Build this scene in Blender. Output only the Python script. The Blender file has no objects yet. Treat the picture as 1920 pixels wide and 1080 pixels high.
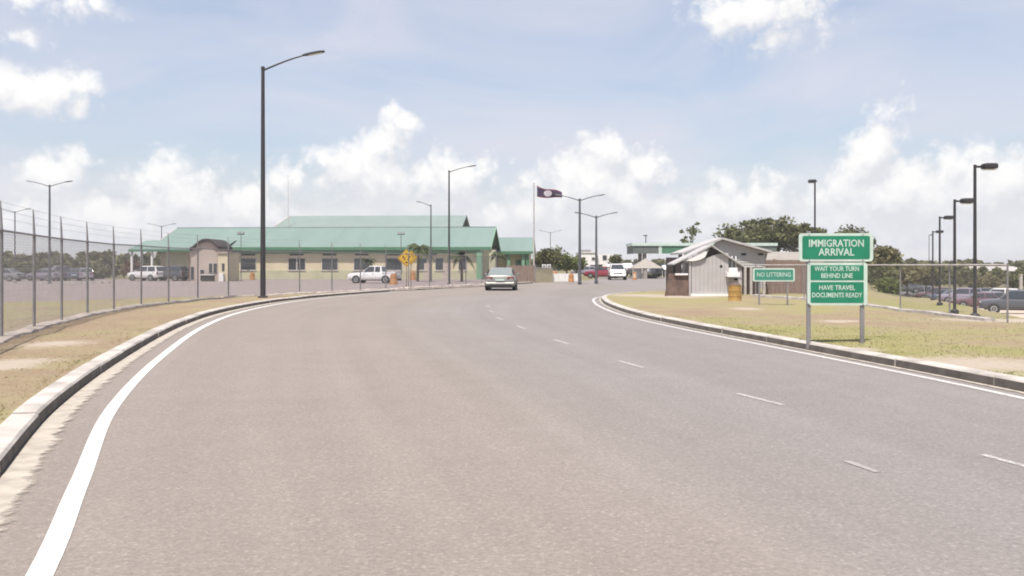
import bpy, bmesh, math, random
import numpy as np
from mathutils import Vector, Matrix, noise
R = math.radians
random.seed(7)
SC = bpy.context.scene
COL = SC.collection

# ------------------------------------------------------------------ camera
EYE = 1.6
F = 1663.0            # focal length in pixels of the 1920 px wide photograph
HOR = 497.0           # horizon row
cam_d = bpy.data.cameras.new('camera')
cam = bpy.data.objects.new('camera', cam_d); COL.objects.link(cam)
cam.location = (0, 0, EYE); cam.rotation_euler = (R(90), 0, 0)
cam_d.sensor_width = 36.0; cam_d.lens = 36.0 * F / 1920.0
cam_d.shift_y = -(540 - HOR) / 1920.0
cam_d.clip_start = 0.1; cam_d.clip_end = 6000
SC.camera = cam
SC.render.engine = 'CYCLES'
SC.cycles.filter_width = 1.9
SC.cycles.max_bounces = 5
# ------------------------------------------------------------------ exposure
vs = SC.view_settings
vs.view_transform = 'Standard'; vs.look = 'None'; vs.gamma = 1.0; vs.exposure = 1.02
vs.use_curve_mapping = False
# ------------------------------------------------------------------ sun
SUN_EL, SUN_AZ = R(66), R(-162)      # azimuth measured from +Y (ahead) towards +X
sun_d = bpy.data.lights.new('sun', 'SUN'); sun_d.energy = 3.55; sun_d.angle = R(0.6); sun_d.color = (1.0, 0.935, 0.865)
sun = bpy.data.objects.new('sun', sun_d); COL.objects.link(sun)
sdir = Vector((math.sin(SUN_AZ) * math.cos(SUN_EL), math.cos(SUN_AZ) * math.cos(SUN_EL), math.sin(SUN_EL)))
sun.rotation_euler = sdir.to_track_quat('Z', 'Y').to_euler()
sun.location = (0, 0, 50)

# ------------------------------------------------------------------ world: Nishita sky with cumulus
def make_world():
    w = bpy.data.worlds.new('World'); SC.world = w; w.use_nodes = True
    nt = w.node_tree; nt.nodes.clear(); N = nt.nodes.new; L = nt.links.new
    out = N('ShaderNodeOutputWorld')
    sky = N('ShaderNodeTexSky'); sky.sky_type = 'NISHITA'; sky.sun_disc = False
    sky.sun_elevation = SUN_EL; sky.sun_rotation = SUN_AZ
    sky.altitude = 10; sky.air_density = 1.0; sky.dust_density = 2.2; sky.ozone_density = 1.0
    # ---- cloud field group: vector (azimuth, elevation) -> amount
    g = bpy.data.node_groups.new('cloud_field', 'ShaderNodeTree')
    g.interface.new_socket('Vector', in_out='INPUT', socket_type='NodeSocketVector')
    g.interface.new_socket('Dir', in_out='INPUT', socket_type='NodeSocketVector')
    g.interface.new_socket('Field', in_out='OUTPUT', socket_type='NodeSocketFloat')
    gN = g.nodes.new; gL = g.links.new
    gi = gN('NodeGroupInput'); go = gN('NodeGroupOutput')
    def val(x):
        n = gN('ShaderNodeValue'); n.outputs[0].default_value = x; return n.outputs[0]
    def m(op, a, b=None, c=None, T=gN, K=gL):
        n = T('ShaderNodeMath'); n.operation = op
        for i, v in enumerate((a, b, c)):
            if v is None: continue
            if isinstance(v, (int, float)): n.inputs[i].default_value = v
            else: K(v, n.inputs[i])
        return n.outputs[0]
    # billowing displacement of the lookup
    nz = gN('ShaderNodeTexNoise'); nz.inputs['Scale'].default_value = 17; nz.inputs['Detail'].default_value = 6
    nz.inputs['Roughness'].default_value = 0.58
    gL(gi.outputs['Dir'], nz.inputs['Vector'])
    sub = gN('ShaderNodeVectorMath'); sub.operation = 'SUBTRACT'; gL(nz.outputs['Color'], sub.inputs[0]); sub.inputs[1].default_value = (.5, .5, .5)
    scl = gN('ShaderNodeVectorMath'); scl.operation = 'SCALE'; gL(sub.outputs[0], scl.inputs[0]); scl.inputs['Scale'].default_value = 0.055
    add = gN('ShaderNodeVectorMath'); add.operation = 'ADD'; gL(gi.outputs['Vector'], add.inputs[0]); gL(scl.outputs[0], add.inputs[1])
    vec = add.outputs[0]
    nf = gN('ShaderNodeTexNoise'); nf.inputs['Scale'].default_value = 55; nf.inputs['Detail'].default_value = 7; nf.inputs['Roughness'].default_value = 0.62
    gL(gi.outputs['Dir'], nf.inputs['Vector'])
    fine = m('MULTIPLY', m('SUBTRACT', nf.outputs['Fac'], 0.5), 0.55)
    wadd = gN('ShaderNodeVectorMath'); wadd.operation = 'MULTIPLY_ADD'; gL(nf.outputs['Color'], wadd.inputs[0]); wadd.inputs[1].default_value = (.03, .03, .03); gL(gi.outputs['Dir'], wadd.inputs[2])
    for sc_, am in ((34, .55), (78, .32)):
        vo = gN('ShaderNodeTexVoronoi'); vo.feature = 'F1'; vo.inputs['Scale'].default_value = sc_; gL(wadd.outputs[0], vo.inputs['Vector'])
        fine = m('ADD', fine, m('MULTIPLY', m('SUBTRACT', 0.42, vo.outputs['Distance']), am))
    blobs = [ # px, py, rx, ry, weight
        (70, 175, 125, 56, 1.0), (110, 8, 150, 42, .62), (25, 80, 70, 34, .55),
        (90, 330, 80, 75, .85), (330, 368, 130, 92, 1.0), (470, 400, 140, 80, .95), (545, 335, 46, 46, .9),
        (690, 330, 125, 80, 1.05), (730, 270, 75, 58, 1.0), (745, 232, 48, 32, .85), (850, 340, 100, 72, 1.0),
        (1120, 345, 165, 95, 1.1), (1125, 290, 75, 55, 1.0), (1205, 310, 60, 48, .9), (1390, 385, 125, 84, .85),
        (1645, 290, 80, 62, 1.0), (1700, 365, 210, 100, 1.05), (1860, 365, 160, 100, 1.0), (1665, 218, 70, 36, .62),
        (1430, 22, 165, 60, .95), (1450, 75, 150, 55, .55), (1230, 395, 200, 70, .7),
        (990, 400, 160, 70, .75), (200, 410, 260, 80, .85)]
    cur = None
    for (px, py, rx, ry, wt) in blobs:
        az = math.atan((px - 960) / F); el = math.atan((HOR - py) / F * math.cos(az))
        s1 = gN('ShaderNodeVectorMath'); s1.operation = 'SUBTRACT'; gL(vec, s1.inputs[0]); s1.inputs[1].default_value = (az, el, 0)
        s2 = gN('ShaderNodeVectorMath'); s2.operation = 'MULTIPLY'; gL(s1.outputs[0], s2.inputs[0]); s2.inputs[1].default_value = (F / rx * 1.0, F / ry, 0)
        s3 = gN('ShaderNodeVectorMath'); s3.operation = 'LENGTH'; gL(s2.outputs[0], s3.inputs[0])
        v = m('MULTIPLY', m('SUBTRACT', 1.25, s3.outputs['Value']), wt)
        cur = v if cur is None else m('SMOOTH_MAX', cur, v, 0.12)
    gL(m('ADD', cur, fine), go.inputs['Field'])
    # ---- direction -> folded azimuth, elevation
    tc = N('ShaderNodeTexCoord'); sp = N('ShaderNodeSeparateXYZ'); L(tc.outputs['Generated'], sp.inputs[0])
    mm = lambda op, a, b=None, c=None: m(op, a, b, c, N, L)
    az = mm('ARCTAN2', sp.outputs['X'], sp.outputs['Y'])
    fold = mm('SUBTRACT', mm('PINGPONG', mm('ADD', az, 0.66 + 1.32 * 4), 1.32), 0.66)
    el = mm('ARCSINE', sp.outputs['Z'])
    cb = N('ShaderNodeCombineXYZ'); L(fold, cb.inputs['X']); L(el, cb.inputs['Y'])
    up = N('ShaderNodeVectorMath'); up.operation = 'ADD'; L(cb.outputs[0], up.inputs[0]); up.inputs[1].default_value = (-0.006, 0.022, 0)
    upd = N('ShaderNodeVectorMath'); upd.operation = 'ADD'; L(tc.outputs['Generated'], upd.inputs[0]); upd.inputs[1].default_value = (-0.006, 0, 0.022)
    g1 = N('ShaderNodeGroup'); g1.node_tree = g; L(cb.outputs[0], g1.inputs[0]); L(tc.outputs['Generated'], g1.inputs[1])
    g2 = N('ShaderNodeGroup'); g2.node_tree = g; L(up.outputs[0], g2.inputs[0]); L(upd.outputs[0], g2.inputs[1])
    mask = N('ShaderNodeMapRange'); mask.interpolation_type = 'SMOOTHSTEP'; L(g1.outputs[0], mask.inputs['Value'])
    mask.inputs['From Min'].default_value = 0.20; mask.inputs['From Max'].default_value = 0.78
    lit = N('ShaderNodeMapRange'); L(mm('SUBTRACT', g1.outputs[0], g2.outputs[0]), lit.inputs['Value'])
    lit.inputs['From Min'].default_value = -0.30; lit.inputs['From Max'].default_value = 0.50
    cc = N('ShaderNodeMix'); cc.data_type = 'RGBA'; 
    low = N('ShaderNodeMapRange'); L(el, low.inputs['Value']); low.inputs['From Min'].default_value = 0.015; low.inputs['From Max'].default_value = 0.085
    low.inputs['To Min'].default_value = .55; low.inputs['To Max'].default_value = 1.0
    L(mm('MULTIPLY', lit.outputs[0], low.outputs[0]), cc.inputs['Factor'])
    cc.inputs['A'].default_value = (.385, .392, .418, 1); cc.inputs['B'].default_value = (.51, .505, .50, 1)
    # thin high veil
    vn = N('ShaderNodeTexNoise'); vn.inputs['Scale'].default_value = 3.2; vn.inputs['Detail'].default_value = 5; vn.inputs['Distortion'].default_value = .7
    vm = N('ShaderNodeMapping'); vm.inputs['Scale'].default_value = (1, 1, 3.5); L(tc.outputs['Generated'], vm.inputs[0]); L(vm.outputs[0], vn.inputs['Vector'])
    veil = N('ShaderNodeMapRange'); L(vn.outputs['Fac'], veil.inputs['Value']); veil.inputs['From Min'].default_value = .38; veil.inputs['From Max'].default_value = .72
    veil.inputs['To Max'].default_value = .85; veil.inputs['To Min'].default_value = .35
    bg_s = N('ShaderNodeBackground'); bg_s.inputs['Strength'].default_value = 0.085; L(sky.outputs[0], bg_s.inputs['Color'])
    bg_v = N('ShaderNodeBackground'); bg_v.inputs['Color'].default_value = (.375, .375, .42, 1)
    mv = N('ShaderNodeMixShader'); L(veil.outputs[0], mv.inputs[0]); L(bg_s.outputs[0], mv.inputs[1]); L(bg_v.outputs[0], mv.inputs[2])
    bg_c = N('ShaderNodeBackground'); L(cc.outputs['Result'], bg_c.inputs['Color'])
    bn = N('ShaderNodeTexNoise'); bn.inputs['Scale'].default_value = 9; bn.inputs['Detail'].default_value = 6; bn.inputs['Roughness'].default_value = .6
    bm_ = N('ShaderNodeMapping'); bm_.inputs['Scale'].default_value = (1, 1, 2.6); L(tc.outputs['Generated'], bm_.inputs[0]); L(bm_.outputs[0], bn.inputs['Vector'])
    be = mm('MULTIPLY_ADD', bn.outputs['Fac'], 0.13, mm('MULTIPLY', el, -1.0))
    bk = N('ShaderNodeMapRange'); bk.interpolation_type = 'SMOOTHSTEP'; L(be, bk.inputs['Value']); bk.inputs['From Min'].default_value = -.06; bk.inputs['From Max'].default_value = .05; bk.inputs['To Max'].default_value = .9
    bg_b = N('ShaderNodeBackground'); bt = N('ShaderNodeTexNoise'); bt.inputs['Scale'].default_value = 24; bt.inputs['Detail'].default_value = 5; L(bm_.outputs[0], bt.inputs['Vector'])
    br = N('ShaderNodeMapRange'); L(bt.outputs['Fac'], br.inputs['Value']); br.inputs['From Min'].default_value = .36; br.inputs['From Max'].default_value = .66
    bc = N('ShaderNodeMix'); bc.data_type = 'RGBA'; L(br.outputs[0], bc.inputs['Factor']); bc.inputs['A'].default_value = (.395, .403, .435, 1); bc.inputs['B'].default_value = (.465, .466, .475, 1); L(bc.outputs['Result'], bg_b.inputs['Color'])
    mb_ = N('ShaderNodeMixShader'); L(bk.outputs[0], mb_.inputs[0]); L(mv.outputs[0], mb_.inputs[1]); L(bg_b.outputs[0], mb_.inputs[2])
    mx = N('ShaderNodeMixShader'); L(mask.outputs[0], mx.inputs[0]); L(mb_.outputs[0], mx.inputs[1]); L(bg_c.outputs[0], mx.inputs[2])
    L(mx.outputs[0], out.inputs['Surface'])
make_world()

# ------------------------------------------------------------------ helpers: materials
def mat(name, col, rough=.7, var=.12, scale=6, metal=0.0, bump=0.0, bscale=60, col2=None, detail=4, spec=.5, stretch=None):
    m = bpy.data.materials.new(name); m.use_nodes = True
    nt = m.node_tree; b = nt.nodes['Principled BSDF']; N = nt.nodes.new; L = nt.links.new
    b.inputs['Roughness'].default_value = rough; b.inputs['Metallic'].default_value = metal
    b.inputs['Specular IOR Level'].default_value = spec
    tc = N('ShaderNodeTexCoord'); mp = N('ShaderNodeMapping'); L(tc.outputs['Object'], mp.inputs[0])
    if stretch: mp.inputs['Scale'].default_value = stretch
    nz = N('ShaderNodeTexNoise'); nz.inputs['Scale'].default_value = scale; nz.inputs['Detail'].default_value = detail
    L(mp.outputs[0], nz.inputs['Vector'])
    rp = N('ShaderNodeMapRange'); L(nz.outputs['Fac'], rp.inputs['Value']); rp.inputs['From Min'].default_value = .3; rp.inputs['From Max'].default_value = .7
    mx = N('ShaderNodeMix'); mx.data_type = 'RGBA'; L(rp.outputs[0], mx.inputs['Factor'])
    c2 = col2 if col2 else tuple(c * (1 - var) for c in col)
    c1 = col if col2 else tuple(min(1, c * (1 + var)) for c in col)
    mx.inputs['A'].default_value = (*c1, 1); mx.inputs['B'].default_value = (*c2, 1)
    L(mx.outputs['Result'], b.inputs['Base Color'])
    if bump:
        n2 = N('ShaderNodeTexNoise'); n2.inputs['Scale'].default_value = bscale; n2.inputs['Detail'].default_value = 3; L(tc.outputs['Object'], n2.inputs['Vector'])
        bp = N('ShaderNodeBump'); bp.inputs['Strength'].default_value = bump; bp.inputs['Distance'].default_value = .02
        L(n2.outputs['Fac'], bp.inputs['Height']); L(bp.outputs[0], b.inputs['Normal'])
    return m

def leaf_mat(name, dark, light, trans=.3):
    m = bpy.data.materials.new(name); m.use_nodes = True
    nt = m.node_tree; b = nt.nodes['Principled BSDF']; N = nt.nodes.new; L = nt.links.new
    at = N('ShaderNodeAttribute'); at.attribute_name = 'tint'
    mx = N('ShaderNodeMix'); mx.data_type = 'RGBA'; L(at.outputs['Fac'], mx.inputs['Factor'])
    mx.inputs['A'].default_value = (*dark, 1); mx.inputs['B'].default_value = (*light, 1)
    L(mx.outputs['Result'], b.inputs['Base Color']); b.inputs['Roughness'].default_value = .6; b.inputs['Specular IOR Level'].default_value = .25
    tr = N('ShaderNodeBsdfTranslucent'); L(mx.outputs['Result'], tr.inputs['Color'])
    ms = N('ShaderNodeMixShader'); ms.inputs[0].default_value = trans
    L(b.outputs[0], ms.inputs[1]); L(tr.outputs[0], ms.inputs[2]); L(ms.outputs[0], nt.nodes['Material Output'].inputs['Surface'])
    return m

def glass_mat(name, col, rough=.08):
    m = mat(name, col, rough, .05, spec=.8); return m

# ------------------------------------------------------------------ helpers: meshes
OFF = {}
def tag(o, label=None, cat=None, group=None, kind=None):
    if label: o['label'] = label
    if cat: o['category'] = cat
    if group: o['group'] = group
    if kind: o['kind'] = kind
    return o
def thing(name, loc, label, cat, group=None, rz=0.0):
    o = bpy.data.objects.new(name, None); COL.objects.link(o); o.empty_display_size = .3
    o.location = loc; o.rotation_euler = (0, 0, rz); OFF[o.name] = Vector(loc)
    return tag(o, label, cat, group)
def from_arrays(name, V, Fc, material, parent=None, tint=None, smooth=False):
    me = bpy.data.meshes.new(name); me.from_pydata(V, [], Fc); me.update()
    if material: me.materials.append(material)
    if tint is not None:
        a = me.attributes.new('tint', 'FLOAT', 'POINT'); a.data.foreach_set('value', np.asarray(tint, dtype=np.float32))
    if smooth: me.polygons.foreach_set('use_smooth', [True] * len(me.polygons))
    o = bpy.data.objects.new(name, me); COL.objects.link(o)
    if parent is not None: o.parent = parent
    return o
class MB:
    def __init__(s): s.v = []; s.f = []
    def add(s, vs, fs):
        k = len(s.v); s.v += [tuple(v) for v in vs]; s.f += [tuple(i + k for i in f) for f in fs]; return s
    def box(s, c, d, rz=0.0, M=None):
        x, y, z = d[0] / 2, d[1] / 2, d[2] / 2
        P = [Vector((sx * x, sy * y, sz * z)) for sz in (-1, 1) for sx, sy in ((-1, -1), (1, -1), (1, 1), (-1, 1))]
        if M is not None: P = [M @ p for p in P]
        if rz: rm = Matrix.Rotation(rz, 3, 'Z'); P = [rm @ p for p in P]
        P = [p + Vector(c) for p in P]
        return s.add(P, [(3, 2, 1, 0), (4, 5, 6, 7), (0, 1, 5, 4), (1, 2, 6, 5), (2, 3, 7, 6), (3, 0, 4, 7)])
    def bb(s, x0, x1, y0, y1, z0, z1):
        return s.box(((x0 + x1) / 2, (y0 + y1) / 2, (z0 + z1) / 2), (x1 - x0, y1 - y0, z1 - z0))
    def tube(s, path, r, n=10, cap=True):
        path = [Vector(p) for p in path]; k0 = len(s.v)
        rs = r if isinstance(r, (list, tuple)) else [r] * len(path)
        for i, p in enumerate(path):
            t = (path[min(i + 1, len(path) - 1)] - path[max(i - 1, 0)]).normalized()
            a = Vector((0, 0, 1)) if abs(t.z) < .95 else Vector((1, 0, 0))
            u = t.cross(a).normalized(); w = t.cross(u)
            for j in range(n):
                an = 2 * math.pi * j / n
                s.v.append(tuple(p + (u * math.cos(an) + w * math.sin(an)) * rs[i]))
        for i in range(len(path) - 1):
            for j in range(n):
                a = k0 + i * n + j; b = k0 + i * n + (j + 1) % n
                s.f.append((a, b, b + n, a + n))
        if cap:
            s.f.append(tuple(k0 + j for j in range(n))[::-1]); e = k0 + (len(path) - 1) * n
            s.f.append(tuple(e + j for j in range(n)))
        return s
    def lathe(s, prof, c=(0, 0, 0), n=16, axis='z'):
        k0 = len(s.v)
        for (r, h) in prof:
            for j in range(n):
                a = 2 * math.pi * j / n
                p = (r * math.cos(a), r * math.sin(a), h) if axis == 'z' else (h, r * math.cos(a), r * math.sin(a))
                s.v.append((p[0] + c[0], p[1] + c[1], p[2] + c[2]))
        for i in range(len(prof) - 1):
            for j in range(n):
                a = k0 + i * n + j; b = k0 + i * n + (j + 1) % n
                s.f.append((a, b, b + n, a + n))
        s.f.append(tuple(k0 + j for j in range(n))[::-1]); e = k0 + (len(prof) - 1) * n; s.f.append(tuple(e + j for j in range(n)))
        return s
    def slab(s, pts, t):
        """polygon of 3-D points thickened by vector t"""
        t = Vector(t); n = len(pts); P = [Vector(p) for p in pts]
        vs = P + [p + t for p in P]
        fs = [tuple(range(n))[::-1], tuple(range(n, 2 * n))] + [(i, (i + 1) % n, n + (i + 1) % n, n + i) for i in range(n)]
        return s.add(vs, fs)
    def loft(s, rings, cap=True):
        k0 = len(s.v); n = len(rings[0])
        for r in rings: s.v += [tuple(p) for p in r]
        for i in range(len(rings) - 1):
            for j in range(n):
                a = k0 + i * n + j; b = k0 + i * n + (j + 1) % n
                s.f.append((a, b, b + n, a + n))
        if cap:
            s.f.append(tuple(k0 + j for j in range(n))[::-1]); e = k0 + (len(rings) - 1) * n
            s.f.append(tuple(e + j for j in range(n)))
        return s
    def build(s, name, material, parent=None, world=False, smooth=False, bevel=0.0):
        V = s.v
        if world and parent is not None:
            p = parent
            o_ = OFF[p.name]; V = [(v[0] - o_.x, v[1] - o_.y, v[2] - o_.z) for v in V]
        me = bpy.data.meshes.new(name); me.from_pydata(V, [], s.f); me.update()
        bm = bmesh.new(); bm.from_mesh(me); bmesh.ops.recalc_face_normals(bm, faces=bm.faces); bm.to_mesh(me); bm.free()
        me.materials.append(material)
        if smooth:
            me.polygons.foreach_set('use_smooth', [True] * len(me.polygons))
            try: me.set_sharp_from_angle(angle=R(38))
            except Exception: pass
        o = bpy.data.objects.new(name, me); COL.objects.link(o)
        if parent is not None: o.parent = parent; OFF[o.name] = OFF[parent.name] if world else Vector((0, 0, 0))
        if bevel:
            bv = o.modifiers.new('bevel', 'BEVEL'); bv.width = bevel; bv.segments = 2; bv.limit_method = 'ANGLE'
        return o
def copy_tree(o, parent=None):
    c = o.copy(); COL.objects.link(c); c.parent = parent; OFF[c.name] = OFF.get(o.name, Vector())
    for ch in list(o.children): copy_tree(ch, c)
    return c

def catmull(pts, step=.3):
    P = [Vector((p[0], p[1])) for p in pts]; out = []
    for i in range(len(P) - 1):
        p0 = P[i - 1] if i else P[0] * 2 - P[1]; p1, p2 = P[i], P[i + 1]
        p3 = P[i + 2] if i + 2 < len(P) else P[-1] * 2 - P[-2]
        n = max(2, int((p2 - p1).length / step))
        for k in range(n):
            t = k / n
            out.append(.5 * ((2 * p1) + (p2 - p0) * t + (2 * p0 - 5 * p1 + 4 * p2 - p3) * t * t + (3 * p1 - p0 - 3 * p2 + p3) * t ** 3))
    out.append(P[-1]); return out
def offset(curve, d):
    out = []
    for i, p in enumerate(curve):
        t = (curve[min(i + 1, len(curve) - 1)] - curve[max(i - 1, 0)]).normalized()
        out.append(p + Vector((-t.y, t.x)) * d)     # +d = to the left of travel
    return out
def resample(curve, n):
    L = [0]
    for a, b in zip(curve, curve[1:]): L.append(L[-1] + (b - a).length)
    out = []; j = 0
    for k in range(n):
        s = L[-1] * k / (n - 1)
        while j < len(L) - 2 and L[j + 1] < s: j += 1
        t = (s - L[j]) / max(1e-9, L[j + 1] - L[j]); out.append(curve[j].lerp(curve[j + 1], t))
    return out
def length(curve): return sum((b - a).length for a, b in zip(curve, curve[1:]))
def sstep(a, b, x):
    t = min(1, max(0, (x - a) / (b - a))); return t * t * (3 - 2 * t)
def nz(x, y, s, o=0): return noise.noise(Vector((x * s + o, y * s - o, o * .7)))

# ------------------------------------------------------------------ the lie of the land (metres; +Y is ahead of the camera)
left_line = catmull([(-.6, -6), (-1.0, -1), (-1.6, 2), (-2.43, 4.56), (-3.21, 6.6), (-4.53, 10.1), (-6.1, 15.4), (-8.02, 23.1), (-9.2, 30.2), (-9.55, 38), (-8.75, 45), (-7.0, 52), (-4.2, 60.5), (-.9, 69.5), (3.2, 79.5)])
left_kerb = offset(left_line, .58)
right_line = catmull([(7.2, -6), (7.0, 0), (6.65, 5.5), (6.12, 10.7), (5.8, 13.06), (5.35, 15.7), (4.88, 18.5), (4.2, 22.5), (3.64, 26.9), (3.4, 31.2), (3.5, 37.5), (4.25, 43.8), (6.6, 49.3), (9.8, 52.6)])
right_kerb = offset(right_line, -.36)
fence_line = catmull([(-8.2, 12), (-9.5, 15.8), (-10.6, 19.3), (-11.7, 23.2), (-12.6, 27.3), (-13.1, 31.5), (-13.2, 35.5), (-12.7, 40), (-11.3, 44), (-9.8, 47.6), (-8.0, 52), (-6.0, 57), (-3.6, 63), (-1.2, 69)])
_fl = np.array([(p.x, p.y) for p in fence_line[::3]])
_o = np.argsort(_fl[:, 1]); _fly, _flx = _fl[_o, 1], _fl[_o, 0]
def _fx(y): return float(np.interp(y, _fly, _flx))
def fence_dist(x, y):
    d = np.hypot(_fl[:, 0] - x, _fl[:, 1] - y); i = int(d.argmin()); j = min(i, len(_fl) - 2)
    t = _fl[j + 1] - _fl[j]; w = np.array([x, y]) - _fl[j]
    return float(d[i]) * (1 if t[0] * w[1] - t[1] * w[0] > 0 else -1)
def drop(x, y):
    z = 0.0
    if x < 2 and y > 4 and x < _fx(y) + 1.5:
        z -= .37 * sstep(.3, 5, fence_dist(x, y))
    if x > 4 and y > 18:
        s = ((x - 11) * 47 - (y - 23) * 18.4) / 50.5
        z -= (min(2.3, .021 * max(0, y - 22)) ) * sstep(-3, 1.5, s) + 1.25 * sstep(2.4, 6, s) * sstep(21, 27, y)
    return z
def H(x, y): return .12 + drop(x, y)                # verge level
def lump(x, y): return .035 * nz(x, y, .55, 3) + .018 * nz(x, y, 1.7, 9)
def G(px, py, h=None, dz=0.0):
    """where the photo's pixel meets the ground: real position on the terrain"""
    if h is not None:
        d = F * (EYE - h) / (py - HOR); return Vector(((px - 960) / F * d, d, h))
    d = 4.0
    while d < 300:
        x = (px - 960) / F * d; z = EYE - (py - HOR) / F * d
        if H(x, d) >= z: break
        d += .1
    return Vector((x, d, H(x, d)))
def X(px, d): return (px - 960) / F * d
def Z(py, d): return EYE + (HOR - py) / F * d

# ------------------------------------------------------------------ materials
def road_material():
    m = bpy.data.materials.new('asphalt'); m.use_nodes = True
    nt = m.node_tree; b = nt.nodes['Principled BSDF']; N = nt.nodes.new; L = nt.links.new
    tc = N('ShaderNodeTexCoord'); uv = N('ShaderNodeUVMap'); uv.uv_map = 'lane'
    sp = N('ShaderNodeSeparateXYZ'); L(uv.outputs[0], sp.inputs[0])
    big = N('ShaderNodeTexNoise'); big.inputs['Scale'].default_value = .22; big.inputs['Detail'].default_value = 5; L(tc.outputs['Object'], big.inputs['Vector'])
    # lane-wise wear: greyer newer course on the right hand side
    addn = N('ShaderNodeMath'); addn.operation = 'MULTIPLY_ADD'; L(big.outputs['Fac'], addn.inputs[0]); addn.inputs[1].default_value = .25; L(sp.outputs['X'], addn.inputs[2])
    side = N('ShaderNodeMapRange'); side.interpolation_type = 'SMOOTHSTEP'; L(addn.outputs[0], side.inputs['Value']); side.inputs['From Min'].default_value = .45; side.inputs['From Max'].default_value = .82
    c = N('ShaderNodeMix'); c.data_type = 'RGBA'; L(side.outputs[0], c.inputs['Factor'])
    c.inputs['A'].default_value = (.204, .178, .158, 1); c.inputs['B'].default_value = (.190, .174, .167, 1)
    # long streaks along the travel direction
    mp = N('ShaderNodeMapping'); mp.inputs['Scale'].default_value = (18, .12, 1); L(uv.outputs[0], mp.inputs[0])
    st = N('ShaderNodeTexNoise'); st.inputs['Scale'].default_value = 1.0; st.inputs['Detail'].default_value = 4; L(mp.outputs[0], st.inputs['Vector'])
    # aggregate
    vo = N('ShaderNodeTexVoronoi'); vo.inputs['Scale'].default_value = 52; L(tc.outputs['Object'], vo.inputs['Vector'])
    fn = N('ShaderNodeTexNoise'); fn.inputs['Scale'].default_value = 26; fn.inputs['Detail'].default_value = 6; fn.inputs['Roughness'].default_value = .75; L(tc.outputs['Object'], fn.inputs['Vector'])
    md = N('ShaderNodeTexNoise'); md.inputs['Scale'].default_value = 1.6; md.inputs['Detail'].default_value = 5; L(tc.outputs['Object'], md.inputs['Vector'])
    def rng(sock, lo, hi, f0=.3, f1=.7):
        r = N('ShaderNodeMapRange'); L(sock, r.inputs['Value']); r.inputs['From Min'].default_value = f0; r.inputs['From Max'].default_value = f1
        r.inputs['To Min'].default_value = lo; r.inputs['To Max'].default_value = hi; return r.outputs[0]
    def mul(a, bb):
        q = N('ShaderNodeMath'); q.operation = 'MULTIPLY'; L(a, q.inputs[0]); L(bb, q.inputs[1]); return q.outputs[0]
    sepc = N('ShaderNodeSeparateColor'); L(vo.outputs['Color'], sepc.inputs[0])
    k = mul(mul(rng(big.outputs['Fac'], .965, 1.035), rng(st.outputs['Fac'], .92, 1.04)), mul(mul(rng(fn.outputs['Fac'], .85, 1.15), rng(md.outputs['Fac'], .97, 1.03)), mul(rng(sepc.outputs[0], .90, 1.08, 0, 1), rng(sepc.outputs[1], 1.0, 1.2, .90, .93))))
    sc = N('ShaderNodeVectorMath'); sc.operation = 'SCALE'; L(c.outputs['Result'], sc.inputs[0]); L(k, sc.inputs['Scale'])
    L(sc.outputs[0], b.inputs['Base Color']); b.inputs['Roughness'].default_value = .88; b.inputs['Specular IOR Level'].default_value = .25
    bp = N('ShaderNodeBump'); bp.inputs['Strength'].default_value = .35; bp.inputs['Distance'].default_value = .006; L(vo.outputs['Distance'], bp.inputs['Height']); L(bp.outputs[0], b.inputs['Normal'])
    return m
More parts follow.
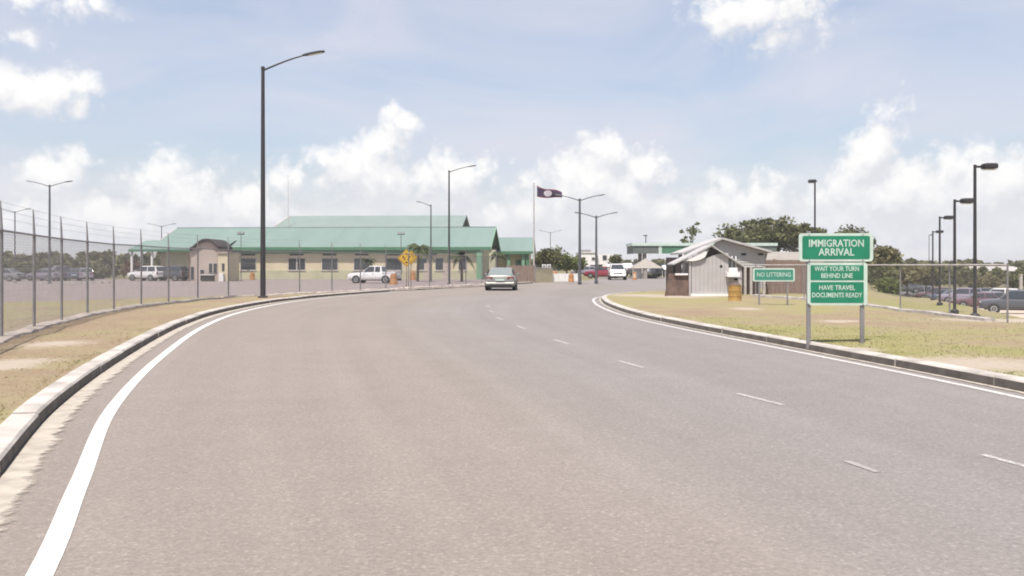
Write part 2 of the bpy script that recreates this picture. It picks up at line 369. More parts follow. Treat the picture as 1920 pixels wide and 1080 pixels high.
def verge_material():
    m = bpy.data.materials.new('dry_grass_verge'); m.use_nodes = True
    nt = m.node_tree; b = nt.nodes['Principled BSDF']; N = nt.nodes.new; L = nt.links.new
    tc = N('ShaderNodeTexCoord')
    at = N('ShaderNodeAttribute'); at.attribute_name = 'tint'; sa = N('ShaderNodeAttribute'); sa.attribute_name = 'sand'
    fn = N('ShaderNodeTexNoise'); fn.inputs['Scale'].default_value = 9; fn.inputs['Detail'].default_value = 7; fn.inputs['Roughness'].default_value = .7; L(tc.outputs['Object'], fn.inputs['Vector'])
    ad = N('ShaderNodeMath'); ad.operation = 'MULTIPLY_ADD'; L(fn.outputs['Fac'], ad.inputs[0]); ad.inputs[1].default_value = .7; L(at.outputs['Fac'], ad.inputs[2])
    pn = N('ShaderNodeTexNoise'); pn.inputs['Scale'].default_value = 1.1; pn.inputs['Detail'].default_value = 6; pn.inputs['Roughness'].default_value = .65; L(tc.outputs['Object'], pn.inputs['Vector'])
    pa = N('ShaderNodeMath'); pa.operation = 'MULTIPLY_ADD'; L(pn.outputs['Fac'], pa.inputs[0]); pa.inputs[1].default_value = .75; L(ad.outputs[0], pa.inputs[2])
    pb = N('ShaderNodeMath'); pb.operation = 'SUBTRACT'; L(pa.outputs[0], pb.inputs[0]); pb.inputs[1].default_value = .39
    cr = N('ShaderNodeValToRGB'); L(pb.outputs[0], cr.inputs[0])
    e = cr.color_ramp.elements; e[0].position = .25; e[0].color = (.215, .160, .112, 1); e[1].position = 1.0; e[1].color = (.15, .155, .055, 1)
    x = e.new(.48); x.color = (.235, .188, .122, 1); x = e.new(.62); x.color = (.238, .21, .115, 1); x = e.new(.80); x.color = (.225, .21, .09, 1)
    ad2 = N('ShaderNodeMath'); ad2.operation = 'MULTIPLY_ADD'; L(fn.outputs['Fac'], ad2.inputs[0]); ad2.inputs[1].default_value = 2.2; L(sa.outputs['Fac'], ad2.inputs[2])
    sr = N('ShaderNodeMapRange'); L(ad2.outputs[0], sr.inputs['Value']); sr.inputs['From Min'].default_value = 1.25; sr.inputs['From Max'].default_value = 1.85
    mx = N('ShaderNodeMix'); mx.data_type = 'RGBA'; L(sr.outputs[0], mx.inputs['Factor']); L(cr.outputs[0], mx.inputs['A']); mx.inputs['B'].default_value = (.335, .285, .235, 1)
    L(mx.outputs['Result'], b.inputs['Base Color']); b.inputs['Roughness'].default_value = .95; b.inputs['Specular IOR Level'].default_value = .1
    bp = N('ShaderNodeBump'); bp.inputs['Strength'].default_value = .6; bp.inputs['Distance'].default_value = .05; L(fn.outputs['Fac'], bp.inputs['Height']); L(bp.outputs[0], b.inputs['Normal'])
    return m
M = {}
M['road'] = road_material(); M['verge'] = verge_material()
M['lot'] = mat('lot_asphalt', (.20, .165, .155), .9, .1, .5, bump=.3)
M['earth'] = mat('scrub_ground', (.19, .16, .085), .95, .3, .15, col2=(.12, .115, .05), detail=8)
M['sandy'] = mat('pale_marl', (.40, .33, .27), .95, .15, .6, detail=7)
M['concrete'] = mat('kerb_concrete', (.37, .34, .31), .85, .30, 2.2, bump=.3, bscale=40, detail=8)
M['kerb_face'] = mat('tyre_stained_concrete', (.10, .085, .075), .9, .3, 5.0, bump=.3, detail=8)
M['footing'] = mat('rough_concrete', (.36, .31, .27), .95, .3, 4.0, bump=.8, bscale=15, detail=8)
M['gutter'] = mat('gutter_concrete', (.34, .305, .26), .9, .3, 7.0, bump=.4, bscale=30, detail=8)
M['paint'] = mat('road_paint', (.66, .66, .64), .7, .08, 14, detail=8)
M['paint_worn'] = mat('worn_road_paint', (.45, .43, .41), .8, .2, 12, detail=8)
def worn_paint(name, col, lo, hi, scale):
    m = mat(name, col, .75, .07, 9, detail=8); nt = m.node_tree; N = nt.nodes.new; L = nt.links.new
    tc = N('ShaderNodeTexCoord'); n = N('ShaderNodeTexNoise'); n.inputs['Scale'].default_value = scale; n.inputs['Detail'].default_value = 8; n.inputs['Roughness'].default_value = .72; L(tc.outputs['Object'], n.inputs['Vector'])
    r = N('ShaderNodeMapRange'); L(n.outputs['Fac'], r.inputs['Value']); r.inputs['From Min'].default_value = lo; r.inputs['From Max'].default_value = hi
    t = N('ShaderNodeBsdfTransparent'); ms = N('ShaderNodeMixShader'); L(r.outputs[0], ms.inputs[0]); L(nt.nodes['Principled BSDF'].outputs[0], ms.inputs[1]); L(t.outputs[0], ms.inputs[2])
    L(ms.outputs[0], nt.nodes['Material Output'].inputs['Surface']); return m
M['paint'] = worn_paint('road_paint_scuffed', (.54, .53, .51), .54, .80, 26)
M['paint_line'] = worn_paint('edge_paint_dusty', (.46, .44, .42), .50, .80, 18)
M['paint_worn'] = worn_paint('lane_paint_worn', (.40, .385, .37), .44, .72, 24)
def dust_mat():
    m = mat('gutter_dust', (.335, .30, .255), .95, .2, 6, detail=8); nt = m.node_tree; N = nt.nodes.new; L = nt.links.new
    tc = N('ShaderNodeTexCoord'); a = N('ShaderNodeAttribute'); a.attribute_name = 'tint'
    n = N('ShaderNodeTexNoise'); n.inputs['Scale'].default_value = 5; n.inputs['Detail'].default_value = 9; n.inputs['Roughness'].default_value = .68; L(tc.outputs['Object'], n.inputs['Vector'])
    ad = N('ShaderNodeMath'); ad.operation = 'MULTIPLY_ADD'; L(n.outputs['Fac'], ad.inputs[0]); ad.inputs[1].default_value = 1.5; L(a.outputs['Fac'], ad.inputs[2])
    r = N('ShaderNodeMapRange'); L(ad.outputs[0], r.inputs['Value']); r.inputs['From Min'].default_value = .95; r.inputs['From Max'].default_value = 1.25
    t = N('ShaderNodeBsdfTransparent'); ms = N('ShaderNodeMixShader'); L(r.outputs[0], ms.inputs[0]); L(t.outputs[0], ms.inputs[1]); L(nt.nodes['Principled BSDF'].outputs[0], ms.inputs[2])
    L(ms.outputs[0], nt.nodes['Material Output'].inputs['Surface']); return m
M['galv'] = mat('galvanised_steel', (.22, .21, .215), .55, .15, 3, metal=.35)
M['galv_pale'] = mat('weathered_zinc_rail', (.42, .39, .37), .6, .15, 3, metal=.2)
M['pole'] = mat('bronze_pole_paint', (.028, .026, .03), .45, .2, 2)
M['pole_grey'] = mat('grey_pole_paint', (.075, .078, .088), .5, .2, 2)
M['lens'] = mat('lamp_lens', (.55, .55, .52), .2, .05)
M['black'] = mat('matt_black', (.012, .012, .013), .7, .2)
M['rubber'] = mat('tyre_rubber', (.02, .019, .019), .85, .2)
M['rim'] = mat('alloy_rim', (.38, .38, .39), .35, .1, metal=.7)
M['glass'] = glass_mat('tinted_glass', (.03, .035, .04))
M['glass_pale'] = glass_mat('glass_painted_sky', (.16, .19, .19), .12)  # pale base colour carries a painted reflection of the sky
M['red_lens'] = mat('tail_lens', (.16, .035, .03), .25, .1)
M['clear_lens'] = mat('head_lens', (.55, .55, .55), .15, .1)
M['sign_green'] = mat('sign_sheeting_green', (.007, .172, .092), .45, .14, 2.2, detail=8)
M['sign_teal'] = mat('faded_sign_green', (.035, .20, .145), .45, .08, 3)
M['sign_white'] = mat('sign_sheeting_white', (.44, .53, .47), .45, .12, 3, detail=8)
M['sign_yellow'] = mat('sign_sheeting_yellow', (.56, .33, .02), .45, .08, 4)
M['orange'] = mat('barrel_orange', (.34, .16, .06), .55, .15, 5)
M['ochre'] = mat('barrel_ochre', (.34, .20, .055), .55, .15, 5)
M['roof_green'] = mat('mint_roof_sheet', (.146, .202, .184), .75, .06, .35, detail=6, stretch=(1, .2, .2), spec=.15)
M['roof_green2'] = mat('mint_roof_sheet_faded', (.17, .215, .2), .75, .06, .35, detail=6, spec=.15)
M['fascia'] = mat('green_fascia', (.055, .15, .085), .55, .12, 1)
M['green_trim'] = mat('pale_green_trim', (.15, .28, .18), .6, .12, 1)
M['cream'] = mat('cream_render', (.53, .46, .315), .85, .08, .7, detail=7)
M['cream_low'] = mat('pale_green_plinth', (.40, .385, .26), .85, .1, .8, detail=7)
M['mauve'] = mat('dusty_pink_render', (.40, .33, .29), .85, .1, .7, detail=7)
M['frame'] = mat('window_frame_white', (.45, .42, .40), .5, .08)
M['white'] = mat('white_paint', (.68, .66, .65), .6, .08, 2, detail=7)
M['booth'] = mat('booth_board_grey', (.37, .35, .345), .7, .07, 2.0, detail=7)
M['roof_white'] = mat('booth_roof_sheet', (.36, .35, .345), .7, .12, 2.5, detail=7)
M['dark_in'] = mat('shade_and_dark_trim', (.035, .028, .028), .9, .3, 2)  # near-black: painted shade in openings, also plain dark parts
M['brown'] = mat('weathered_brown_board', (.185, .13, .11), .9, .3, 3, stretch=(6, 6, .6), detail=6)
M['rust'] = mat('rust_brown_sheet', (.125, .082, .065), .8, .35, 3, detail=7)
M['tan'] = mat('tan_canvas', (.25, .225, .20), .8, .08, 2)
M['bark'] = mat('bark', (.12, .09, .065), .95, .3, 5, bump=.5, bscale=20, stretch=(3, 3, .7))
M['bark_pale'] = mat('pale_bark', (.33, .30, .27), .95, .25, 4, bump=.4, bscale=20)
M['leaf'] = leaf_mat('leaves_olive', (.045, .05, .02), (.175, .175, .07))
M['leaf_dry'] = leaf_mat('leaves_dusty', (.095, .088, .042), (.25, .225, .11))
M['leaf_green'] = leaf_mat('leaves_bright', (.055, .07, .018), (.20, .235, .065))
M['leaf_wood'] = leaf_mat('leaves_far_wood', (.088, .088, .042), (.225, .215, .10), .3)
M['leaf_brown'] = leaf_mat('leaves_reddish', (.09, .045, .03), (.20, .11, .075))
M['palm'] = leaf_mat('palm_fronds', (.022, .032, .010), (.085, .105, .030), .2)
M['blade'] = leaf_mat('grass_blades', (.34, .28, .165), (.25, .25, .105), .55)
M['flag'] = mat('flag_navy', (.035, .022, .055), .8, .15, 3)
M['emblem'] = mat('flag_emblem_white', (.55, .50, .55), .8, .1, 3)
M['stripe_red'] = mat('flag_edge_red', (.16, .015, .03), .8, .1, 3)

# ------------------------------------------------------------------ ground sheet
def ax(vals):
    out = []
    for a, b, st in vals:
        v = a
        while v < b - 1e-6: out.append(v); v += st
    return out + [vals[-1][1]]
def ground_sheet():
    xs = ax([(-3000, -400, 400), (-400, -100, 50), (-100, 100, 4), (100, 400, 50), (400, 3000, 400)])
    ys = ax([(-400, -50, 70), (-50, 140, 4), (140, 400, 40), (400, 4000, 400)])
    V = [(x, y, -.04 + drop(x, y) - (.02 if y > 130 else 0)) for y in ys for x in xs]; n = len(xs)
    Fc = [(j * n + i, j * n + i + 1, (j + 1) * n + i + 1, (j + 1) * n + i) for j in range(len(ys) - 1) for i in range(n - 1)]
    tag(from_arrays('ground', V, Fc, M['earth'], smooth=True), 'dry olive scrub ground reaching to the horizon', kind='structure')
ground_sheet()

# ------------------------------------------------------------------ road with lane-wise UVs
def road_sheet():
    n = 90
    A = resample([p for p in left_kerb if p.y < 50], n); B = resample([p for p in right_kerb if p.y < 44.6], n)
    m = 14; V = []; uvs = []
    for i in range(n):
        for j in range(m + 1):
            p = A[i].lerp(B[i], j / m); V.append((p.x, p.y, 0)); uvs.append((j / m, i / 6))
    Fc = [(i * (m + 1) + j, i * (m + 1) + j + 1, (i + 1) * (m + 1) + j + 1, (i + 1) * (m + 1) + j) for i in range(n - 1) for j in range(m)]
    # apron beyond the bend
    rest = [p for p in left_kerb if p.y >= 50] + [Vector((8, 92)), Vector((12, 118)), Vector((33, 118)), Vector((27, 76)), Vector((20, 64)), Vector((14, 57))]
    tail = [p for p in right_kerb if p.y >= 44.6][::-1]
    poly = [A[-1]] + rest + tail + [B[-1]]
    k = len(V)
    bm = bmesh.new(); bv = [bm.verts.new((p.x, p.y, 0)) for p in poly]
    es = [bm.edges.new((bv[i], bv[(i + 1) % len(bv)])) for i in range(len(bv))]
    r = bmesh.ops.triangle_fill(bm, edges=es, use_beauty=True)
    bm.verts.index_update()
    for v in bm.verts: V.append(tuple(v.co)); uvs.append((.3 + .4 * sstep(-6, 12, v.co.x), n / 6 + v.co.y * .15))
    for f in bm.faces: Fc.append(tuple(v.index + k for v in f.verts))
    bm.free()
    me = bpy.data.meshes.new('road'); me.from_pydata(V, [], Fc); me.update()
    bm = bmesh.new(); bm.from_mesh(me); bmesh.ops.recalc_face_normals(bm, faces=bm.faces)
    for f in bm.faces:
        if f.normal.z < 0: f.normal_flip()
    bm.to_mesh(me); bm.free()
    u = me.uv_layers.new(name='lane')
    for l in me.loops: u.data[l.index].uv = uvs[l.vertex_index]
    me.materials.append(M['road'])
    o = bpy.data.objects.new('road', me); COL.objects.link(o); OFF[o.name] = Vector()
    return tag(o, 'wide worn asphalt road sweeping round a long bend', kind='structure')
road = road_sheet()

def ribbon(name, curve, w0, w1, z, material, parent, rag=0.0, seed=0):
    V = []; rnd = random.Random(seed)
    a = offset(curve, w0); b = offset(curve, w1)
    for i in range(len(curve)):
        q = b[i] if not rag else a[i].lerp(b[i], 1 - rag * (.5 + .5 * nz(a[i].x, a[i].y, 3.1, 7)) - rag * .30 * rnd.random() * (1 if i % 2 else .5) - .5 * (max(0, 1 - min(i, len(curve) - 1 - i) / 5)) * (rag > .5))
        V += [(a[i].x, a[i].y, z), (q.x, q.y, z)]
    Fc = [(2 * i, 2 * i + 1, 2 * i + 3, 2 * i + 2) for i in range(len(curve) - 1)]
    o = from_arrays(name, V, Fc, material, parent)
    bm = bmesh.new(); bm.from_mesh(o.data)
    for f in bm.faces:
        if f.normal.z < 0: f.normal_flip()
    bm.to_mesh(o.data); bm.free(); return o
ribbon('edge_line', [p for p in left_line if p.y < 62], .068, -.068, .005, M['paint'], road)
ribbon('edge_line', [p for p in right_line if p.y < 47], .06, -.06, .005, M['paint_line'], road)
for (x0, y0, x1, y1) in [(1840, 853, 1925, 876), (1380, 738, 1468, 760), (1160, 677, 1206, 690), (1038, 637, 1065, 645), (968, 611, 984, 616.5), (930, 595, 942, 599.5), (916, 582, 926, 586), (912, 573, 919, 576)]:
    a, b = G(x0, y0, 0), G(x1, y1, 0)
    ribbon('lane_dash', [Vector((a.x, a.y)).lerp(Vector((b.x, b.y)), k / 8) for k in range(9)],   .042, -.042, .005, M['paint_worn'], road, rag=.25, seed=int(x0))
for (x0, y0, x1, y1) in [(1585, 865, 1642, 886)]:
    a, b = G(x0, y0, 0), G(x1, y1, 0)
    ribbon('faded_lane_dash', [Vector((a.x, a.y)).lerp(Vector((b.x, b.y)), k / 8) for k in range(9)], .045, -.045, .005, mat('ghost_paint', (.26, .245, .235), .9, .15, 20), road, rag=.5)
# pale concrete and sand drifted along both gutters, thinning out towards the road
def gutter(curve, side, w, nm):
    c = resample(curve, 420); V = []; T = []
    for k, (a, wd) in enumerate(((.01, 1.0), (.5, .55), (1.0, -.15))):
        for p in offset(c, side * (.015 + a * w)): V.append((p.x, p.y, .009)); T.append(wd)
    n = len(c); Fc = [(k * n + i, k * n + i + 1, (k + 1) * n + i + 1, (k + 1) * n + i) for k in range(2) for i in range(n - 1)]
    o = from_arrays(nm, V, Fc, DUST, road, T)
    bm = bmesh.new(); bm.from_mesh(o.data)
    for f in bm.faces:
        if f.normal.z < 0: f.normal_flip()
    bm.to_mesh(o.data); bm.free()
DUST = dust_mat()
gutter([p for p in left_kerb if 1.5 < p.y < 60], -1, .34, 'gutter_sand')
gutter([p for p in right_kerb if 3 < p.y < 44], 1, .16, 'gutter_sand')

# ------------------------------------------------------------------ kerbs, stone by stone
def kerb(name, curve, side, label, y0, y1, w=.24):
    root = thing(name, (0, 0, 0), label, None); root['kind'] = 'structure'
    c = [p for p in curve if y0 < p.y < y1]; L_ = length(c); n = int(L_ / 2.2); pts = resample(c, n * 6 + 1)
    rnd = random.Random(3)
    for k in range(n):
        seg = pts[k * 6:k * 6 + 7]; h = .135 + rnd.uniform(-.008, .008); dy = rnd.uniform(-.012, .012)
        t = (seg[1] - seg[0]).normalized(); seg = [seg[0] + t * .008] + seg[1:-1] + [seg[-1] - (seg[-1] - seg[-2]).normalized() * .008]
        rings = []
        for i_ in range(7):
            tt = (seg[min(i_ + 1, 6)] - seg[max(i_ - 1, 0)]).normalized(); nn = Vector((-tt.y, tt.x)) * side
            prof = [(dy, -.05), (dy + .012, h - .025), (dy + .035, h), (w, h + .006), (w, -.05)]
            rings.append([(seg[i_].x + nn.x * a, seg[i_].y + nn.y * a, b) for a, b in prof])
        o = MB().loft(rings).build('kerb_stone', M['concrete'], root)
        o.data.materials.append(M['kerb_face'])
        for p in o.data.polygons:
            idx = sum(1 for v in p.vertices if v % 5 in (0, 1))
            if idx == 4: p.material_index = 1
    return root
kerb_l = kerb('kerb_left', left_kerb, 1, 'pale concrete kerb round the outside of the bend', -2, 78)
kerb_r = kerb('kerb_right', right_kerb, -1, 'pale concrete kerb with dark face round the grass island', -2, 51)

# ------------------------------------------------------------------ verges
def verge(name, inner, outer, ni, nt_, label, tintf, sandf):
    A = resample(inner, ni); B = resample(outer, ni); V = []; T = []; S = []
    for i in range(ni):
        for j in range(nt_ + 1):
            t = (j / nt_) ** 1.7; p = A[i].lerp(B[i], t)
            e = min(1, j / 4)
            V.append((p.x, p.y, H(p.x, p.y) + lump(p.x, p.y) * e + .01)); T.append(tintf(p.x, p.y)); S.append(sandf(p.x, p.y))
    n = nt_ + 1
    Fc = [(i * n + j, i * n + j + 1, (i + 1) * n + j + 1, (i + 1) * n + j) for i in range(ni - 1) for j in range(nt_)]
    o = from_arrays(name, V, Fc, M['verge'], tint=T, smooth=True)
    a = o.data.attributes.new('sand', 'FLOAT', 'POINT'); a.data.foreach_set('value', np.array(S, dtype=np.float32))
    bm = bmesh.new(); bm.from_mesh(o.data)
    if sum(f.normal.z for f in bm.faces) < 0:
        bmesh.ops.reverse_faces(bm, faces=bm.faces)
    bm.to_mesh(o.data); bm.free()
    return tag(o, label, kind='structure')
sandL = [(G(30, 682), .75, .75), (G(105, 647), .8, .9), (G(10, 690), .6, .6)]
sandR = [(G(1835, 684), 1.5, 1.5), (G(1765, 690), 1.0, 1.0), (G(1575, 603), .7, .9), (G(1215, 554), 2.6, 2.6), (G(1270, 557), 2.2, 2.0), (G(1400, 580), .7, .9), (G(1615, 655), .4, .4), (G(1910, 602), 3, 2.0)]
def blob(spots, x, y): return max([0] + [max(0, 1.15 - math.hypot((x - c.x) / rx, (y - c.y) / ry * 1.0)) for c, rx, ry in spots])
def tintL(x, y):
    v = .11 + .22 * nz(x, y, .30, 2) + .16 * nz(x, y, .9, 5)
    v += .30 * max(0, 1 - math.hypot((x + 5.4) / 1.2, (y - 8.6) / 3.5)) + .16 * sstep(-.2, 1.5, _fx(y) - x)
    return max(0, min(1, v))
_c1, _c2 = G(1440, 592), G(1700, 592)
def tintR(x, y):
    v = .31 + .24 * nz(x, y, .22, 12) + .20 * nz(x, y, .75, 15)
    c = _c1; v -= .22 * max(0, 1 - math.hypot((x - c.x) / 4.5, (y - c.y) / 4.5))
    c = _c2; v -= .25 * max(0, 1 - math.hypot((x - c.x) / 1.6, (y - c.y) / 3.5))
    return max(0, min(1, v))
lot_edge = catmull([(-60, -6), (-46, 20), (-34, 35), (-24, 44.5), (-19, 51), (-15, 56), (-11.5, 60), (-7.5, 65), (-3.2, 72), (1.6, 78.9)])
verge_l = verge('verge_left', [p for p in offset(left_kerb, .22)], lot_edge, 260, 60, 'dry patchy grass verge between the kerb and chain-link fence', tintL, lambda x, y: blob(sandL, x, y))
out_r = catmull([(70, -6), (62, 10), (60, 35), (58, 60), (44, 66), (26, 62), (16, 56.5), (11, 54)])
verge_r = verge('verge_right', offset(right_kerb, -.22), out_r, 260, 70, 'dry green and straw grass island inside the bend', tintR, lambda x, y: blob(sandR, x, y))

# left car park, forecourts
def flat(name, pts, z, material, label):
    bm = bmesh.new(); bv = [bm.verts.new((p[0], p[1], z if not callable(z) else z(p[0], p[1]))) for p in pts]
    es = [bm.edges.new((bv[i], bv[(i + 1) % len(bv)])) for i in range(len(bv))]; bmesh.ops.triangle_fill(bm, edges=es, use_beauty=True)
    bmesh.ops.recalc_face_normals(bm, faces=bm.faces)
    for f in bm.faces:
        if f.normal.z < 0: f.normal_flip()
    me = bpy.data.meshes.new(name); bm.to_mesh(me); bm.free(); me.materials.append(material)
    o = bpy.data.objects.new(name, me); COL.objects.link(o); return tag(o, label, kind='structure')
lotp = [(p.x, p.y) for p in lot_edge if p.y > 19][::6]
flat('car_park', lotp + [(-1, 116), (-70, 116), (-150, 96), (-150, 30)], -.235, M['lot'], 'pinkish grey asphalt car park behind the chain-link fence')
def right_lot():
    V = []; us = np.linspace(0, 1, 24); vs_ = np.linspace(0, 1, 40)
    for v in vs_:
        for u in us:
            y = 18 + v * 115; x0 = 16.6 + (y - 23) * .391; x = x0 + u * 60; V.append((x, y, drop(x, y) + .19))
    n = 24; Fc = [(j * n + i, j * n + i + 1, (j + 1) * n + i + 1, (j + 1) * n + i) for j in range(39) for i in range(23)]
    tag(from_arrays('parking_field', V, Fc, M['sandy'], smooth=True), 'pale marl parking ground below the right-hand lamps', kind='structure')
right_lot()
far_k = thing('kerb_far', (0, 0, 0), 'pale kerb along the far side of the left car park', None); far_k['kind'] = 'structure'
for (x0, x1) in [(-8, 28), (72, 92), (106, 152), (154, 190), (194, 204)]:
    a = G(x0, 531.5, -.24); b = G(x1, 531.5, -.24)
    MB().bb(a.x, b.x, a.y, a.y + .35, -.24, -.05).build('kerb_stone', M['concrete'], far_k)

# grass blades (uncountable): short dry tufts on both verges
def blades(name, n, region, tintf, sandf, label, seed, hmax):
    rs = np.random.RandomState(seed); V = []; Fc = []; T = []
    k = 0; tries = 0
    while k < n and tries < n * 8:
        tries += 1
        d = 3.5 + (rs.rand() ** 1.5) * 24
        x, y = region(rs, d)
        if x is None: continue
        tt = tintf(x, y)
        if sandf(x, y) > .45 or rs.rand() > .25 + tt * 1.5: continue
        h = (.015 + hmax * rs.rand() ** 2) * (.5 + tt) * (1.15 - d / 40); z = H(x, y) + lump(x, y) + .004
        w = .005 + .0007 * d; a = rs.rand() * 6.283; l = h * 1.9
        lx, ly = rs.uniform(-l, l), rs.uniform(-l, l)
        V += [(x - w * math.cos(a), y - w * math.sin(a), z), (x + w * math.cos(a), y + w * math.sin(a), z), (x + lx, y + ly, z + h)]
        Fc.append((3 * k, 3 * k + 1, 3 * k + 2)); c = min(1, max(0, tt * 1.4 + rs.uniform(-.35, .3))); T += [c, c, c]; k += 1
    o = from_arrays(name, V, Fc, M['blade'], tint=T); return tag(o, label, 'grass', kind='stuff')
_lk = np.array([(p.x, p.y) for p in offset(left_kerb, .26)]); _rk = np.array([(p.x, p.y) for p in offset(right_kerb, -.26)])
def regL(rs, d):
    i = min(len(_lk) - 2, int(np.searchsorted(_lk[:, 1], d))); x0 = _lk[i, 0]
    x = x0 - rs.rand() ** 1.3 * 9
    return (x, d)
_rky = _rk[:np.argmax(_rk[:, 1] > 46)] 
def regR(rs, d):
    if d < 5: return None, None
    x0 = np.interp(d, _rky[:, 1], _rky[:, 0]); x = x0 + rs.rand() ** 1.2 * 13
    return (x, d)
blades('verge_grass', 34000, regL, tintL, lambda x, y: blob(sandL, x, y), 'short dry grass blades on the left verge', 1, .04)
blades('island_grass', 34000, regR, tintR, lambda x, y: blob(sandR, x, y), 'short dry grass blades on the island', 2, .04)

# ------------------------------------------------------------------ chain-link fences
def chain_link(mb, p0, p1, z0a, z0b, h, sp=.08, r=.0034):
    """diagonal wires of one bay, clipped to the bay's rectangle"""
    Lh = (Vector(p1) - Vector(p0)).length
    def pt(s, t):
        u = s / Lh; return Vector((p0[0] + (p1[0] - p0[0]) * u, p0[1] + (p1[1] - p0[1]) * u, z0a + (z0b - z0a) * u + t))
    nrm = Vector((-(p1[1] - p0[1]), p1[0] - p0[0], 0)).normalized()
    def wire(a, b):
        t = (b - a).normalized(); q = t.cross(nrm); vs = []
        for e in (a, b):
            for k in range(3):
                an = k * 2.0944; vs.append(e + (nrm * math.cos(an) + q * math.sin(an)) * r)
        mb.add(vs, [(0, 1, 4, 3), (1, 2, 5, 4), (2, 0, 3, 5)])
    c = -h
    while c < Lh:
        s0, s1 = max(0, c), min(Lh, c + h)
        if s1 - s0 > .02:
            wire(pt(s0, s0 - c), pt(s1, s1 - c)); wire(pt(s0, h - (s0 - c)), pt(s1, h - (s1 - c)))
        c += sp * 1.414
def left_fence():
    L_ = length(fence_line); n = int(L_ / 2.75); pts = resample(fence_line, n + 1)
    b0 = pts[0]; root = thing('chain_link_fence', (b0.x, b0.y, H(b0.x, b0.y)), 'tall galvanised chain-link fence with barbed wire posts along the left verge', 'fence')
    hz = lambda p: H(p.x, p.y) + lump(p.x, p.y)
    rail = []; HT = 2.18
    for i, p in enumerate(pts):
        z = hz(p); t = (pts[min(i + 1, n)] - pts[max(i - 1, 0)]).normalized(); nn = Vector((-t.y, t.x))
        po = MB().tube([(p.x, p.y, z - .1), (p.x, p.y, z + HT + .02)], .034, 8)
        po.build('post', M['galv'], root, True, True)
        MB().tube([(p.x, p.y, z + HT), (p.x + nn.x * .01, p.y + nn.y * .01, z + HT + .28), (p.x + nn.x * .02, p.y + nn.y * .02, z + HT + .56)], [.028, .022, .012], 6).build('barbed_arm', M['galv'], root, True, True)
        rail.append((p.x, p.y, z + HT - .02))
    for i in range(n):
        MB().tube([rail[i], rail[i + 1]], .023, 6).build('top_rail', M['galv'], root, True, True)
        mb = MB(); a, b = pts[i], pts[i + 1]
        chain_link(mb, (a.x, a.y), (b.x, b.y), hz(a) + .06, hz(b) + .06, HT - .1)
        mb.build('wire_mesh', M['galv'], root, True)
        mb = MB()
        for k in (.22, .38, .54):
            mb.tube([(a.x, a.y, hz(a) + HT + k), (b.x, b.y, hz(b) + HT + k - .0)], .0035, 3)
        mb.build('barbed_wire', M['galv'], root, True)
    # ragged concrete footing
    c = resample(fence_line, 190); rings = []; rnd = random.Random(4)
    for i, p in enumerate(c):
        t = (c[min(i + 1, 189)] - c[max(i - 1, 0)]).normalized(); nn = Vector((-t.y, t.x)); z = hz(p)
        w0 = .17 + .09 * nz(i * .9, 0, 1, 3) + rnd.uniform(-.02, .03); w1 = .20 + .08 * nz(i * .9, 5, 1, 8); h = .085 + .05 * nz(i * .7, 2, 1, 4) + rnd.uniform(-.01, .02)
        rings.append([(p.x + nn.x * a, p.y + nn.y * a, z + b) for a, b in ((-w0 - .04, -.08), (-w0, h * .7), (-.05, h), (.07, h), (w1, h * .7), (w1 + .04, -.08))])
    MB().loft(rings).build('footing', M['footing'], root, True)
left_fence()
def right_fence():
    ln = [Vector((X(1420, 41.5), 41.5)), Vector((13.1, 33.2)), Vector((12.95, 28)), Vector((12.75, 24.6)), Vector((12.7, 23.0))]
    ln = [Vector((11.4, 41.5)), Vector((12.7, 37.2)), Vector((13.35, 33.0)), Vector((13.35, 28.5)), Vector((13.0, 24.6)), Vector((12.85, 23.0))]
    root = thing('boundary_fence', (ln[0].x, ln[0].y, H(ln[0].x, ln[0].y)), 'low chain-link fence with pale top rail behind the immigration sign', 'fence')
    cl = resample(ln, 6); TOP = 1.6
    for i, p in enumerate(cl):
        MB().tube([(p.x, p.y, H(p.x, p.y) - .1), (p.x, p.y, TOP + .03)], .026, 8).build('post', M['galv'], root, True, True)
    for a, b in zip(cl, cl[1:]):
        MB().tube([(a.x, a.y, TOP), (b.x, b.y, TOP)], .028, 8).build('top_rail', M['galv_pale'], root, True, True)
        mb = MB(); h = TOP - max(H(a.x, a.y), H(b.x, b.y)) - .1
        chain_link(mb, (a.x, a.y), (b.x, b.y), TOP - .03 - h, TOP - .03 - h, h, r=.0016); mb.build('wire_mesh', M['galv'], root, True)
    c = resample(ln, 60)[:57]; rings = []
    for i, p in enumerate(c):
        t = (c[min(i + 1, 56)] - c[max(i - 1, 0)]).normalized(); nn = Vector((-t.y, t.x)); z = H(p.x, p.y) + lump(p.x, p.y); h = .10 + .02 * nz(i, 1, .8)
        rings.append([(p.x + nn.x * a, p.y + nn.y * a, z + b) for a, b in ((-.19, -.08), (-.17, h), (.1, h + .01), (.12, -.08))])
    MB().loft(rings).build('footing', M['concrete'], root, True)
right_fence()

